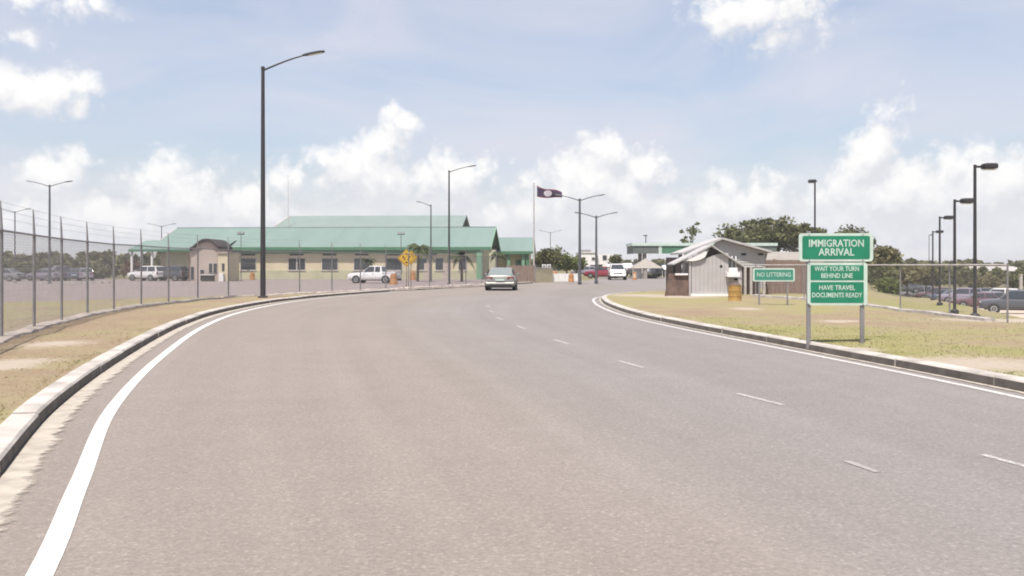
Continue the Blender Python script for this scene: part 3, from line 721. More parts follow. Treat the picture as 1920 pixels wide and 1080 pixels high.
# ------------------------------------------------------------------ lamps
def street_light(base, height, arms, label, group, name='street_light', material='pole', reach=2.5, rise=.6, r=.10):
    root = thing(name, base, label, 'street light', group)
    mt = M[material]
    MB().tube([(0, 0, -.1), (0, 0, .3), (0, 0, height)], [r, r, r * .62], 12).build('pole', mt, root, smooth=True)
    MB().box((0, 0, .05), (.36, .36, .1)).build('base_plate', mt, root, bevel=.02)
    MB().lathe([(r * .72, height - .06), (r * .75, height + .05), (r * .3, height + .09)], n=10).build('cap', mt, root, smooth=True)
    for (dx, dy) in arms:
        L_ = math.hypot(dx, dy); ux, uy = dx / L_, dy / L_; path = []
        for k in range(9):
            t = k / 8; path.append((ux * reach * .7 * t, uy * reach * .7 * t, height - .10 + rise * .74 * (.62 * t + .38 * math.sin(t * 1.5))))
        MB().tube(path, [.045 - .014 * k / 8 for k in range(9)], 8).build('arm', mt, root, smooth=True)
        e = Vector(path[-1]); d = Vector((ux, uy, .16)).normalized(); s = Vector((-uy, ux, 0)); u = d.cross(s)
        if u.z < 0: u = -u
        hl = reach * .34
        rings = []
        for t, w, h in ((-.1, .05, .04), (.06, .10, .06), (.35, .15, .07), (.8, .16, .06), (1.0, .11, .03)):
            c = e + d * (hl * t); rings.append([c + s * (w * a) + u * (h * b) for a, b in ((-1, 0), (-.6, 1), (.6, 1), (1, 0), (.85, -.5), (-.85, -.5))])
        hd = MB().loft(rings).build('lamp_head', mt, root, smooth=False)
        c = e + d * (hl * .55)
        MB().add([c + d * (a * hl * .33) + s * (b * .11) - u * .045 for a, b in ((-1, -1), (1, -1), (1, 1), (-1, 1))], [(0, 1, 2, 3)]).build('lens', M['lens'], hd)
    return root
def px_light(px, py_base, py_top, arms, label, group, **k):
    b = G(px, py_base); s = F / b.y
    return street_light(b, (py_base - py_top) / s, arms, label, group, **k)
px_light(493, 559, 128, [(1, -.12)], 'tall dark street light with one arm at the kerb of the bend', 'street lights with arms', reach=2.75, rise=.85, r=.125)
px_light(842, 532, 321, [(1, .1)], 'dark single-arm street light beyond the bend, beside the palms', 'street lights with arms', reach=2.6, rise=.75, r=.115)
px_light(1087, 531, 374, [(-1, .1), (1, .1)], 'twin-arm street light beside the flag', 'street lights with arms', material='pole_grey', reach=2.0, rise=.55, r=.13)
px_light(1118, 529.5, 406, [(-1, .1), (1, .1)], 'shorter-looking twin-arm street light right of the flag light', 'street lights with arms', material='pole_grey', reach=1.8, rise=.5, r=.12)
def far_light(px, py_top, d, arms, label, r=.11, reach=2.2, name='street_light'):
    z0 = -.25 if px < 960 else 0
    return street_light((X(px, d), d, z0), Z(py_top, d) - z0, arms, label, 'street lights with arms', material='pole_grey', reach=reach, rise=.6, r=r, name=name)
far_light(93, 348, 88, [(-1, 0), (1, 0)], 'twin-arm street light in the left car park, the larger one', reach=2.2, r=.13)
far_light(28, 397, 128, [(-1, 0), (1, 0)], 'smaller twin-arm street light at the left edge of the picture', reach=2.2)
far_light(303, 424, 165, [(-1, 0), (1, 0)], 'twin-arm street light rising behind the left end of the green roof', reach=2.6)
far_light(808, 385, 98, [(-1, .1)], 'street light with its arm to the left, against the green roof', reach=1.6, r=.10)
far_light(1032, 436, 190, [(1, 0), (-1, 0)], 'faint far twin-arm street light above the bushes by the flag pole', reach=2.4)

def shoebox(base, height, side, label, big=1.0):
    root = thing('parking_lamp', base, label, 'lamp post', 'box lamps over the right-hand parking')
    MB().tube([(0, 0, -.2), (0, 0, height)], [.054 * big, .042 * big], 10).build('pole', M['pole'], root, smooth=True)
    MB().lathe([(.13, -.1), (.13, .12), (.085, .16)], n=10).build('base_plate', M['pole'], root, smooth=True)
    MB().box((side * .12, 0, height - .06), (.3, .06, .06)).build('arm', M['pole'], root)
    x = side * .42
    h = MB().loft([[(x + a * .185 * big * k, b * .15 * big * k, height - .12 + zz * .8) for a, b in ((-1, -1), (1, -1), (1, 1), (-1, 1))] for zz, k in ((0, .92), (.03, 1), (.15, 1), (.2, .8))]).build('lamp_head', M['pole'], root, bevel=.015)
    MB().bb(x - .17, x + .17, -.12, .12, height - .15, height - .138).build('lens', M['lens'], h)
    return root
for (px, pb, ptp, lb) in [(1828, 598, 309, 'nearest and tallest box lamp at the right edge'), (1790, 589, 374, 'second box lamp from the right'), (1762, 573, 406, 'third box lamp from the right'), (1749, 563, 433, 'fourth box lamp from the right, half hidden behind the third'), (1742, 559, 440, 'farthest and smallest box lamp of the row')]:
    b = G(px, pb); shoebox(b, (pb - ptp) * b.y / F, 1, lb)
b = Vector((X(1528, 47), 47, .1)); shoebox(b, Z(338, 47) - .1, -.35, 'box lamp rising behind the immigration sign and the big tree')
b = Vector((X(1211, 124), 124, 0)); shoebox(b, Z(441, 124), -.2, 'small box lamp poking above the checkpoint canopy', 1.4)
for px, lb in ((452, 'thin floodlight mast against the left part of the green roof'), (752, 'thin floodlight mast behind the yellow diamond sign')):
    d = 101; root = thing('floodlight_mast', (X(px, d), d, -.24), lb, 'floodlight', 'floodlight masts before the green building'); hh = Z(436, d) + .24
    MB().tube([(0, 0, -.1), (0, 0, hh - .2)], [.05, .035], 8).build('pole', M['pole_grey'], root, smooth=True)
    for s in (-1, 1):
        MB().box((s * .22, -.1, hh - .1), (.34, .22, .3), M=Matrix.Rotation(R(-25), 3, 'X')).build('floodlight', M['pole_grey'], root, bevel=.03)

# ------------------------------------------------------------------ signs
def text_part(body, size, loc, material, parent, width=None, bold=.0, name='lettering'):
    cu = bpy.data.curves.new(name, 'FONT'); cu.body = body; cu.size = size; cu.align_x = 'CENTER'; cu.align_y = 'CENTER'
    cu.extrude = .0015; cu.offset = bold; cu.resolution_u = 2
    t = bpy.data.objects.new(name + '_tmp', cu); COL.objects.link(t)
    dg = bpy.context.evaluated_depsgraph_get(); me = bpy.data.meshes.new_from_object(t.evaluated_get(dg)); bpy.data.objects.remove(t); bpy.data.curves.remove(cu)
    me.name = name; xs = [v.co.x for v in me.vertices]; w = max(xs) - min(xs); k = width / w if width else 1.0
    for v in me.vertices:
        v.co = (v.co.x * k + loc[0], loc[1] - v.co.z, v.co.y + loc[2])
    me.materials.clear(); me.materials.append(material)
    o = bpy.data.objects.new(name, me); COL.objects.link(o); o.parent = parent; return o
def rrect(w, h, r, n=5):
    out = []
    for cx, cz, a0 in ((w / 2 - r, h / 2 - r, 0), (-w / 2 + r, h / 2 - r, 90), (-w / 2 + r, -h / 2 + r, 180), (w / 2 - r, -h / 2 + r, 270)):
        for k in range(n + 1):
            a = R(a0 + 90 * k / n); out.append((cx + r * math.cos(a), cz + r * math.sin(a)))
    return out
def panel(name, w, h, c, material, parent, y=0, t=.02, r=.06):
    return MB().slab([(c[0] + a, y, c[1] + b) for a, b in rrect(w, h, r)], (0, t, 0)).build(name, material, parent)
def immigration_sign():
    b = G(1567, 646); s = F / b.y; q = lambda px: (px - 1567) / s; zz = lambda py: (646 - py) / s
    root = thing('road_sign', b, 'large green IMMIGRATION ARRIVAL sign on two grey posts', 'sign', rz=R(-3))
    for px in (1518, 1617):
        MB().box((q(px), .045, zz(540) - .05), (.075, .05, zz(434) - zz(646) + .1)).build('post', M['galv'], root, bevel=.006)
    up = panel('upper_panel', q(1636) - q(1499), zz(438) - zz(491), (q(1567.5), zz(464.5)), M['sign_white'], root, 0, .02)
    panel('green_face', q(1630) - q(1505.5), zz(443) - zz(486.5), (q(1567.5), zz(464.8)), M['sign_green'], up, -.004, .003, .035)
    lo = panel('lower_panel', q(1625.5) - q(1515), zz(493) - zz(573), (q(1570), zz(533)), M['sign_white'], root, 0, .02)
    panel('green_face', q(1618.5) - q(1520.5), zz(498) - zz(526), (q(1569.5), zz(512)), M['sign_green'], lo, -.004, .003, .015)
    panel('green_face', q(1618.5) - q(1520.5), zz(529.5) - zz(568.5), (q(1569.5), zz(549)), M['sign_green'], lo, -.004, .003, .015)
    for px in (1518, 1617):
        for py, pp in ((441, up), (488.8, up), (495.4, lo), (571, lo)):
            MB().lathe([(.012, 0), (.012, .006), (.006, .009)], n=8).build('bolt', M['galv'], pp).data.transform(Matrix.Translation((q(px), 0, zz(py))) @ Matrix.Rotation(R(90), 4, 'X'))
    L_ = lambda t, py, w, sz, p, bd: text_part(t, sz / s * 1.36, (q(1569 if p is lo else 1568), -.006, zz(py)), M['sign_white'], p, w / s, bd)
    L_('IMMIGRATION', 457.5, 101, 14, up, .003); L_('ARRIVAL', 474, 66, 14, up, .003)
    L_('WAIT YOUR TURN', 505, 82, 9.2, lo, .0018); L_('BEHIND LINE', 518, 58, 9.2, lo, .0018)
    L_('HAVE TRAVEL', 540.5, 66, 9.2, lo, .0018); L_('DOCUMENTS READY', 554.5, 92, 9.2, lo, .0018)
immigration_sign()
def litter_sign():
    b = G(1451, 572); s = F / b.y; q = lambda px: (px - 1451) / s; zz = lambda py: (572 - py) / s
    root = thing('road_sign', b, 'small green NO LITTERING sign in front of the brown board fence', 'sign')
    for px in (1424, 1477):
        MB().box((q(px), .035, zz(536) - .05), (.055, .04, zz(503) + .1)).build('post', M['galv'], root)
    p = panel('sign_panel', q(1490.5) - q(1412), zz(503) - zz(528), (0, zz(515.5)), M['sign_white'], root, 0, .02, .05)
    panel('green_face', q(1487.5) - q(1415), zz(505.7) - zz(525.3), (0, zz(515.5)), M['sign_teal'], p, -.004, .003, .035)
    text_part('NO LITTERING', 8.5 / s * 1.36, (0, -.006, zz(515.5)), M['sign_white'], p, 63 / s, .0015)
litter_sign()
def diamond(px, py, d, label, size=.82, face='sign_yellow', rz=0):
    x = X(px, d); g = H(x, d); root = thing('warning_sign', (x, d, g), label, 'sign', 'yellow diamond signs beyond the bend', rz=rz)
    zc = Z(py, d) - g; h = size * .7071
    MB().tube([(0, .03, -.1), (0, .03, zc + h * .5)], .03, 8).build('post', M['brown'], root, smooth=True)
    p = MB().slab([(h, 0, zc), (0, 0, zc + h), (-h, 0, zc), (0, 0, zc - h)], (0, .012, 0)).build('sign_panel', M[face], root)
    k = h * .92
    bd = [(k, zc), (0, zc + k), (-k, zc), (0, zc - k)]; k2 = h * .86; bi = [(k2, zc), (0, zc + k2), (-k2, zc), (0, zc - k2)]
    mb = MB()
    for i in range(4):
        j = (i + 1) % 4; mb.add([(bd[i][0], -.004, bd[i][1]), (bd[j][0], -.004, bd[j][1]), (bi[j][0], -.004, bi[j][1]), (bi[i][0], -.004, bi[i][1])], [(0, 1, 2, 3)])
    mb.build('border', M['black'], p)
    mb = MB()
    def poly(pts): mb.slab([(a * h, -.005, zc + b * h) for a, b in pts], (0, .003, 0))
    poly([(0, .62), (.13, .48), (.07, .38), (-.07, .38), (-.13, .48)])          # island nose
    poly([(0, -.62), (.13, -.48), (.07, -.38), (-.07, -.38), (-.13, -.48)])
    for s in (-1, 1):
        poly([(s * .50, .22), (s * .40, .10), (s * .18, -.22), (s * .10, -.16), (s * .30, .16), (s * .22, .22)] if s > 0 else [(s * .22, .22), (s * .30, .16), (s * .10, -.16), (s * .18, -.22), (s * .40, .10), (s * .50, .22)])
    mb.build('symbol', M['black'], p)
diamond(762, 484, 58, 'yellow diamond warning sign with black symbol before the green building', .84)
diamond(771, 483, 62, 'second yellow diamond sign half hidden behind the first', .74, rz=R(35))

# ------------------------------------------------------------------ barrels
def barrel(b, h, label, mt='orange', band='sign_white', w=.29):
    root = thing('traffic_barrel', b, label, 'barrel', 'orange traffic barrels')
    k = h
    MB().lathe([(w * 1.08, 0), (w * 1.08, .06 * k), (w, .08 * k), (w, .3 * k), (w * .96, .32 * k), (w * .96, .52 * k), (w * .91, .54 * k), (w * .91, .76 * k), (w * .86, .78 * k), (w * .84, .96 * k), (w * .7, k)], n=18).build('drum', M[mt], root, smooth=True)
    if band:
        for a in (.36, .60): MB().lathe([(w * (.965 if a < .5 else .915), a * k), (w * (.965 if a < .5 else .915), (a + .1) * k)], n=18).build('reflective_band', M[band], root, smooth=True)
    MB().box((0, 0, k + .03), (.2, .04, .08)).build('handle', M[mt], root)
    return root
def px_barrel(px, pb, pt_, label, mt='orange', band='sign_white', ww=.3):
    b = G(px, pb); h = (pb - pt_) * b.y / F; barrel(b, h, label, mt, band, h * ww)
px_barrel(738, 534, 514, 'orange barrel in front of the white pickup', band=None, ww=.36)
px_barrel(774, 525, 508, 'orange barrel under the yellow diamond signs', band=None, ww=.34)
px_barrel(473, 525, 511, 'orange barrel left of the tall street light, by the cream wall', band=None, ww=.34)
px_barrel(1041, 522, 509, 'orange barrel at the end of the beige wall', band=None, ww=.34)
px_barrel(1071, 529, 514, 'orange barrel left of the flag-side twin-arm light', band=None, ww=.36)
px_barrel(1190, 525, 511, 'reddish barrel under the checkpoint canopy', mt='orange', band='sign_white', ww=.30)
def drum():
    b = G(1378, 565); root = thing('oil_drum', b, 'ochre yellow drum standing at the corner of the grey booth', 'drum')
    h = (565 - 535) * b.y / F; w = h * .42
    MB().lathe([(w, 0), (w, .03), (w * .97, .05), (w * .97, h * .32), (w * 1.02, h * .34), (w * .97, h * .36), (w * .97, h * .64), (w * 1.02, h * .66), (w * .97, h * .68), (w * .97, h * .96), (w, h * .97), (w, h), (w * .9, h - .01)], n=20).build('drum', M['ochre'], root, smooth=True)
    MB().lathe([(w * .86, h - .005), (w * .8, h + .05), (w * .3, h + .09)], n=14).build('lid', M['rust'], root, smooth=True)
drum()

# ------------------------------------------------------------------ grey booth on the island
def booth():
    d = 42.0; base = Vector((X(1345, d), d, .12))
    root = thing('guard_booth', base, 'small grey boarded guard booth with crooked white gable roofs on the island', 'booth')
    B = lambda mb, n, m, p=root, **k: mb.build(n, M[m], p, True, **k)
    zb = .14
    xl, xr = X(1297, d), X(1366, d)
    # front wall of upright boards with gable shoulder
    n = 9; wx = np.linspace(xl, xr, n + 1)
    def top(px): return Z(np.interp(px, [1297, 1320, 1345, 1366], [491, 487, 476, 474]), d) 
    for i in range(n):
        p0, p1 = 1297 + 69 * i / n, 1297 + 69 * (i + 1) / n
        B(MB().slab([(wx[i] + .004, d, zb + .12), (wx[i + 1] - .004, d, zb + .12), (wx[i + 1] - .004, d, top(p1)), (wx[i] + .004, d, top(p0))], (0, .04, 0)), 'board', 'booth')
    B(MB().bb(xl, xr, d + .045, d + 2.4, zb + .06, Z(493, d)), 'wall', 'booth')
    B(MB().bb(xl - .05, xr + .05, d - .08, d + 2.5, zb - .05, zb + .11), 'plinth', 'white')
    # dark panel painting the shade under the front gable
    B(MB().slab([(X(1322, d), d + .10, Z(483, d)), (X(1352, d), d + .10, Z(476, d)), (X(1334, d), d + .10, Z(464, d))], (0, .03, 0)), 'attic_shade_panel', 'dark_in')
    # vent hole and window beside it
    B(MB().lathe([(.055, 0), (.055, .03)], (X(1352, d), d - .02, Z(499.5, d)), 12, axis='x') if False else MB().slab([(X(1352, d) + .07 * math.cos(a), d - .006, Z(499.5, d) + .07 * math.sin(a)) for a in np.linspace(0, 6.283, 13)[:-1]], (0, .01, 0)), 'vent', 'black')
    # side bay to the right: window, hatch shelf and lower wall
    x2, x3 = X(1366, d) + .003, X(1392, d)
    B(MB().bb(x2, x3, d + .15, d + 2.2, zb, Z(521, d)), 'lower_wall', 'booth')
    B(MB().bb(x2 + .05, x3 - .25, d + .32, d + .34, Z(506, d), Z(484, d)), 'window', 'glass_pale')
    for xx in (x2 + .02, x3 - .24, (x2 + x3) / 2 - .1):
        B(MB().bb(xx - .025, xx + .025, d + .26, d + .31, Z(508, d), Z(480, d)), 'window_frame', 'white')
    B(MB().bb(X(1360, d), X(1384, d), d - .38, d + .12, Z(519, d), Z(511, d)), 'shelf', 'white', bevel=.01)
    B(MB().bb(X(1364, d), X(1380, d), d - .3, d + .1, Z(510.7, d), Z(502, d)), 'cabinet', 'white', bevel=.01)
    B(MB().box((X(1379, d), d - .12, Z(523.5, d)), (.16, .12, .12)), 'bracket', 'black')
    # roof of the front gable
    ap = (1333, 462); y0, y1 = d - .16, d + 1.6
    def plane(a, b, t=.07, ya=y0, yb=y1, nm='roof', m='roof_white'):
        (pa, qa), (pb, qb) = a, b
        return B(MB().slab([(X(pa, d), ya, Z(qa, d)), (X(pb, d), ya, Z(qb, d)), (X(pb, d), yb, Z(qb, d)), (X(pa, d), yb, Z(qa, d))], (0, 0, t)), nm, m)
    plane(ap, (1262, 497)); plane((1333.5, 461.8), (1394, 501), .075)
    # sagging white soffit board under the left slope
    P = [(1283, 489), (1300, 489.5), (1312, 487), (1321, 482), (1325, 472), (1318, 470.5)]
    B(MB().slab([(X(a, d), d - .12, Z(b, d)) for a, b in P], (0, .05, 0)), 'soffit', 'white')
    # big roof behind
    D2 = d + 1.75
    def plane2(a, b, t, nm, m='roof_white', ya=D2, yb=D2 + 3.2):
        (pa, qa), (pb, qb) = a, b
        return B(MB().slab([(X(pa, D2), ya, Z(qa, D2)), (X(pb, D2), ya, Z(qb, D2)), (X(pb, D2), yb, Z(qb, D2)), (X(pa, D2), yb, Z(qa, D2))], (0, 0, t)), nm, m)
    plane2((1355, 449), (1279, 477), .10, 'roof'); plane2((1355.4, 448.8), (1448, 474), .10, 'roof')
    # lapped boards of the back gable
    ya = D2 + .35; rows = 11
    for i in range(rows):
        q0 = 501 - i * 4.4; q1 = q0 - 4.9
        def lim(q, side):
            return (1355.4 - (q - 450) * 76 / 28) if side < 0 else (1355.4 + (q - 450) * 92 / 25)
        l = max(1338, lim(q1 + 3, -1)); r_ = min(1434, lim(q1 + 3, 1))
        if r_ - l < 6: continue
        B(MB().slab([(X(l, ya), ya - .02, Z(q0, ya)), (X(r_, ya), ya - .02, Z(q0, ya)), (X(r_, ya), ya + .012, Z(q1, ya)), (X(l, ya), ya + .012, Z(q1, ya))], (0, .03, 0)), 'siding_board', 'booth')
    for px in (1394, 1426): B(MB().bb(X(px, ya) - .12, X(px, ya) + .12, ya - .06, ya - .03, Z(478.5, ya), Z(475, ya)), 'vent', 'black')
    # back room wall and corner posts
    B(MB().bb(X(1338, ya), X(1392, ya), ya + .06, ya + 2.4, zb, Z(480, ya)), 'back_wall', 'booth')
    B(MB().bb(X(1398, ya), X(1432, ya), ya + .6, ya + 2.3, zb, Z(500, ya)), 'porch_wall', 'brown')
    for px in (1397, 1408, 1432): B(MB().bb(X(px, ya) - .06, X(px, ya) + .06, ya - .05, ya + .08, .1, Z(500, ya)), 'post', 'galv_pale')
    # left lean-to: brown low wall, dark opening, post
    B(MB().slab([(X(1247, d), d + .1, zb - .03), (X(1296, d), d + .1, zb - .03), (X(1296, d), d + .1, Z(513, d)), (X(1255, d), d + .1, Z(513, d))], (0, .06, 0)), 'low_wall', 'rust')
    B(MB().slab([(X(1247, d), d + .17, zb - .03), (X(1255, d), d + .17, Z(513, d)), (X(1262, d + 2), d + 2, Z(513, d)), (X(1258, d + 2), d + 2, zb - .03)], (.05, 0, 0)), 'low_wall', 'rust')
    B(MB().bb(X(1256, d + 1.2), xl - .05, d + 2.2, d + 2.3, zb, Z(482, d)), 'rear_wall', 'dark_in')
    B(MB().bb(X(1294, d) - .05, X(1294, d) + .04, d - .02, d + .1, zb, Z(490, d)), 'post', 'booth')
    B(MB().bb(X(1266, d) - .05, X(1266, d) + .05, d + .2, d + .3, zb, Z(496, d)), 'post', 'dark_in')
    B(MB().bb(X(1266, d), X(1290, d), d + .0, d + .35, Z(516, d), Z(512.5, d)), 'counter', 'white')
    # step of broken pale concrete
    return root
booth()
b = G(1283, 552); bin_ = thing('refuse_sack', b, 'small grey sack slumped at the left corner of the booth', 'sack')
MB().lathe([(.12, 0), (.26, .06), (.29, .2), (.22, .38), (.09, .46), (.11, .52)], n=12).build('sack', mat('grey_sack', (.16, .14, .125), .9, .3, 8, bump=.8, bscale=12), bin_, smooth=True)
def board_fence():
    d = 45.4; x0, x1 = X(1436, d), X(1545, d)
    root = thing('board_fence', (x0, d, .1), 'weathered brown upright board fence right of the booth', 'fence')
    n = 24; rnd = random.Random(8)
    for i in range(n):
        a = x0 + (x1 - x0) * i / n; w = (x1 - x0) / n - .012; t = Z(487, d) + rnd.uniform(-.06, .04)
        MB().bb(a, a + w, d + rnd.uniform(0, .02), d + .035, .05, t).build('board', M['brown'], root, True)
    for z in (.55, 1.7): MB().bb(x0, x1, d + .04, d + .1, z, z + .09).build('rail', M['brown'], root, True)
    r2 = thing('lean_to', (X(1480, 48), 48, .1), 'low tan sheet-roofed shelter rising just over the brown board fence', 'shelter')
    MB().slab([(X(1432, 47), 46.6, Z(489, 46.6)), (X(1540, 47), 46.6, Z(489, 46.6)), (X(1530, 49.6), 49.6, Z(474, 49.6)), (X(1440, 49.6), 49.6, Z(474, 49.6))], (0, 0, .05)).build('roof', M['tan'], r2, True)
    for px in (1440, 1530): MB().bb(X(px, 47) - .05, X(px, 47) + .05, 46.9, 47.0, 0, Z(488, 46.8)).build('post', M['brown'], r2, True)
    for px in (1446, 1525): MB().bb(X(px, 49) - .05, X(px, 49) + .05, 49.2, 49.3, 0, Z(478, 49)).build('post', M['brown'], r2, True)
board_fence()

# ------------------------------------------------------------------ green-roofed terminal
def gable_roof(mb, x0, x1, y0, y1, ze, zr, t=.14):
    ym = (y0 + y1) / 2
    mb.slab([(x0, y0, ze), (x1, y0, ze), (x1, ym, zr), (x0, ym, zr)], (0, 0, t))
    mb.slab([(x0, y1, ze), (x0, ym, zr), (x1, ym, zr), (x1, y1, ze)], (0, 0, t))
def terminal():
    rz = R(-3.5); D = 113.0; o = Vector((X(920, D), D, -.25))       # front right corner of the main roof
    root = thing('terminal_building', o, 'long cream building with pale green metal roofs behind the fence', 'building', rz=rz)
    g = -.0
    L_ = 44.5; eave = Z(464, D) - o.z; wall_y = .65
    hz_ = lambda z: z
    B = lambda mb, n, m, p=root, **k: mb.build(n, M[m], p, **k)
    # main block
    B(MB().bb(-L_ + 1, -1.2, wall_y, 15.5, 0, eave + .25), 'wall', 'cream')
    B(MB().bb(-L_ + .9, -1.1, wall_y - .06, wall_y, .0, 1.15), 'plinth', 'cream_low')
    B(MB().bb(-L_ + .9, -1.1, wall_y - .10, wall_y - .003, eave - .75, eave - .35), 'eave_band', 'green_trim')
    rt = Z(427, D + 8) - o.z
    def sheets(x0, x1, y0, ze, ym, zr, nm, m, w=3.4, hip=0.0):
        n = max(1, round((x1 - x0) / w)); rnd = random.Random(int(abs(x0) * 10))
        for i in range(n):
            a, b_ = x0 + (x1 - x0) * i / n, x0 + (x1 - x0) * (i + 1) / n - .006
            dz = rnd.uniform(0, .012)
            B(MB().slab([(a, y0, ze + dz), (b_, y0, ze + dz), (b_, ym, zr + dz), (a + (hip if i == 0 else 0), ym, zr + dz)], (0, 0, .07)), 'roof_sheet', m)
    sheets(-L_, .0, 0, eave, 8, rt, 'r', 'roof_green')
    B(MB().slab([(-L_, 16, eave), (-L_, 8.02, rt), (0, 8.02, rt), (0, 16, eave)], (0, 0, .07)), 'rear_slope', 'roof_green')
    B(MB().bb(-L_, .02, -.06, -.005, eave - .33, eave + .06), 'fascia', 'fascia')
    B(MB().bb(-L_ - .05, .05, 7.9, 8.12, rt + .05, rt + .16), 'ridge_cap', 'roof_green2')
    # open right gable with barge boards
    for (ya, yb, s) in ((-.02, 8, 1), (16.02, 8, -1)):
        B(MB().slab([(.0, ya, eave - .32), (.0, yb, rt - .22), (.0, yb, rt + .1), (.0, ya, eave + .08)], (.10, 0, 0)), 'barge_board', 'green_trim')
        B(MB().slab([(-L_ - .1, ya, eave - .2), (-L_ - .1, yb, rt - .1), (-L_ - .1, yb, rt + .1), (-L_ - .1, ya, eave + .08)], (.09, 0, 0)), 'barge_board', 'mauve')
    B(MB().slab([(-1.0, 1.2, eave), (-1.0, 14.8, eave), (-1.0, 8, rt - .3)], (.1, 0, 0)), 'gable_infill', 'fascia')
    # upper roof
    ux0, ux1 = X(506, D + 9) - X(920, D) - 1.9, X(853, D + 9) - X(920, D); uy = 9.0; ue = Z(430, D + 9) - o.z - .6; ur = Z(404.5, D + 17.5) - o.z
    sheets(ux0, ux1, uy, ue, uy + 8.5, ur, 'u', 'roof_green2', 4.2, 1.1)
    B(MB().slab([(ux0, uy + 17, ue), (ux0 + 1.1, uy + 8.52, ur), (ux1, uy + 8.52, ur), (ux1, uy + 17, ue)], (0, 0, .07)), 'rear_slope', 'roof_green2')
    B(MB().slab([(ux1 - .9, uy + .6, ue), (ux1 - .9, uy + 16.4, ue), (ux1 - .9, uy + 8.5, ur - .15)], (.1, 0, 0)), 'gable_infill', 'white')
    B(MB().bb(ux0 + 1, ux1 - 1, uy + .8, uy + 16, eave, ue + .1), 'upper_wall', 'cream')
    B(MB().slab([(ux1, uy + 17.02, ue - .2), (ux1, uy + 8.5, ur - .15), (ux1, uy + 8.5, ur + .12), (ux1, uy + 17.02, ue + .08)], (.12, 0, 0)), 'barge_board', 'mauve')
    B(MB().slab([(ux1, uy - .02, ue - .2), (ux1, uy + 8.5, ur - .2), (ux1, uy + 8.5, ur + .1), (ux1, uy - .02, ue + .08)], (.1, 0, 0)), 'barge_board', 'roof_green2')
    B(MB().slab([(ux0 - .14, uy - .02, ue - .1), (ux0 + .96, uy + 8.5, ur - .1), (ux0 + .96, uy + 8.5, ur + .12), (ux0 - .14, uy - .02, ue + .1)], (.12, 0, 0)), 'barge_board', 'mauve')
    # left wing, lower
    wx0, wx1 = X(240, D) - X(920, D), X(420, D) - X(920, D); we = Z(464.5, D - 1.6) - o.z - .25; wr = Z(451, D + 3) - o.z
    sheets(wx0, wx1, -2.6, we, 2.2, wr, 'w', 'roof_green', 3.0)
    B(MB().slab([(wx0, 7, we), (wx0, 2.22, wr), (wx1, 2.22, wr), (wx1, 7, we)], (0, 0, .07)), 'rear_slope', 'roof_green')
    B(MB().bb(wx0, wx1, -2.66, -2.605, we - .22, we + .05), 'fascia', 'fascia')
    B(MB().bb(X(300, D) - X(920, D), wx1 - .5, -1.0, 6, 0, we + .25), 'wing_wall', 'cream_low')
    for px in (243, 262, 282): B(MB().bb(X(px, D) - X(920, D), X(px, D) - X(920, D) + .25, -2.4, -2.15, 0, we), 'post', 'white')
    # right annex, farther back
    ax0, ax1 = .6, X(991, D + 16) - X(920, D) - .4; ay = 14.5; ae = Z(472, D + 14.5) - o.z; ar = Z(446, D + 21) - o.z
    sheets(ax0 - 3, ax1, ay, ae, ay + 6.5, ar, 'a', 'roof_green', 3.0)
    B(MB().slab([(ax0, ay + 13, ae), (ax0, ay + 6.52, ar), (ax1, ay + 6.52, ar), (ax1, ay + 13, ae)], (0, 0, .07)), 'rear_slope', 'roof_green')
    B(MB().bb(ax0 - 3, ax1 + .01, ay - .06, ay - .005, ae - .35, ae + .06), 'fascia', 'fascia')
    B(MB().slab([(ax1 - .4, ay + .5, ae), (ax1 - .4, ay + 12.5, ae), (ax1 - .4, ay + 6.5, ar - .2)], (.1, 0, 0)), 'gable_infill', 'fascia')
    for (ya, yb) in ((ay - .02, ay + 6.5), (ay + 13.02, ay + 6.5)):
        B(MB().slab([(ax1, ya, ae - .3), (ax1, yb, ar - .2), (ax1, yb, ar + .1), (ax1, ya, ae + .08)], (.1, 0, 0)), 'barge_board', 'green_trim')
    B(MB().bb(ax0 - 2.5, ax1 - .6, ay + 1.2, ay + 12, 0, ae + .2), 'annex_wall', 'cream')
    for i, xx in enumerate((ax0 + .5, ax0 + 2.6, ax1 - .9)):
        B(MB().bb(xx, xx + .45, ay + .3, ay + .75, 0, ae), 'pillar', 'green_trim' if i < 2 else 'fascia')
    B(MB().bb(ax1 - 2.4, ax1 - 1.0, ay + 1.1, ay + 1.195, .0, 2.6), 'door', 'fascia')
    # porch at the right corner of the main block
    for px in (893, 917): B(MB().bb(X(px, D) - X(920, D), X(px, D) - X(920, D) + .8, .1, .7, 0, eave - .3), 'pillar', 'green_trim' if px < 900 else 'cream_low')
    B(MB().bb(X(888, D) - X(920, D), X(905, D) - X(920, D), .72, .8, 1.5, eave - .35), 'screen', 'green_trim')
    # windows in pairs, vents over them
    def window(px, w=1.0, z0=1.25, h=1.45, y=wall_y):
        x = X(px, D) - X(920, D)
        f = B(MB().bb(x - w / 2 - .08, x + w / 2 + .08, y - .05, y - .003, z0 - .08, z0 + h + .08), 'window', 'frame')
        B(MB().bb(x - w / 2, x + w / 2, y - .062, y - .053, z0, z0 + h), 'pane', 'glass', f)
        B(MB().bb(x - w / 2 - .12, x + w / 2 + .12, y - .14, y - .052, z0 - .16, z0 - .085), 'sill', 'frame', f)
    for px in (446, 460, 539, 556, 604, 619, 666, 681, 728, 743, 790, 822, 866): window(px)
    for px in (453, 547, 611, 673, 735, 804):
        x = X(px, D) - X(920, D); v = B(MB().bb(x - .9, x + .9, wall_y - .03, wall_y - .002, eave - 1.0, eave - .78), 'vent', 'dark_in')
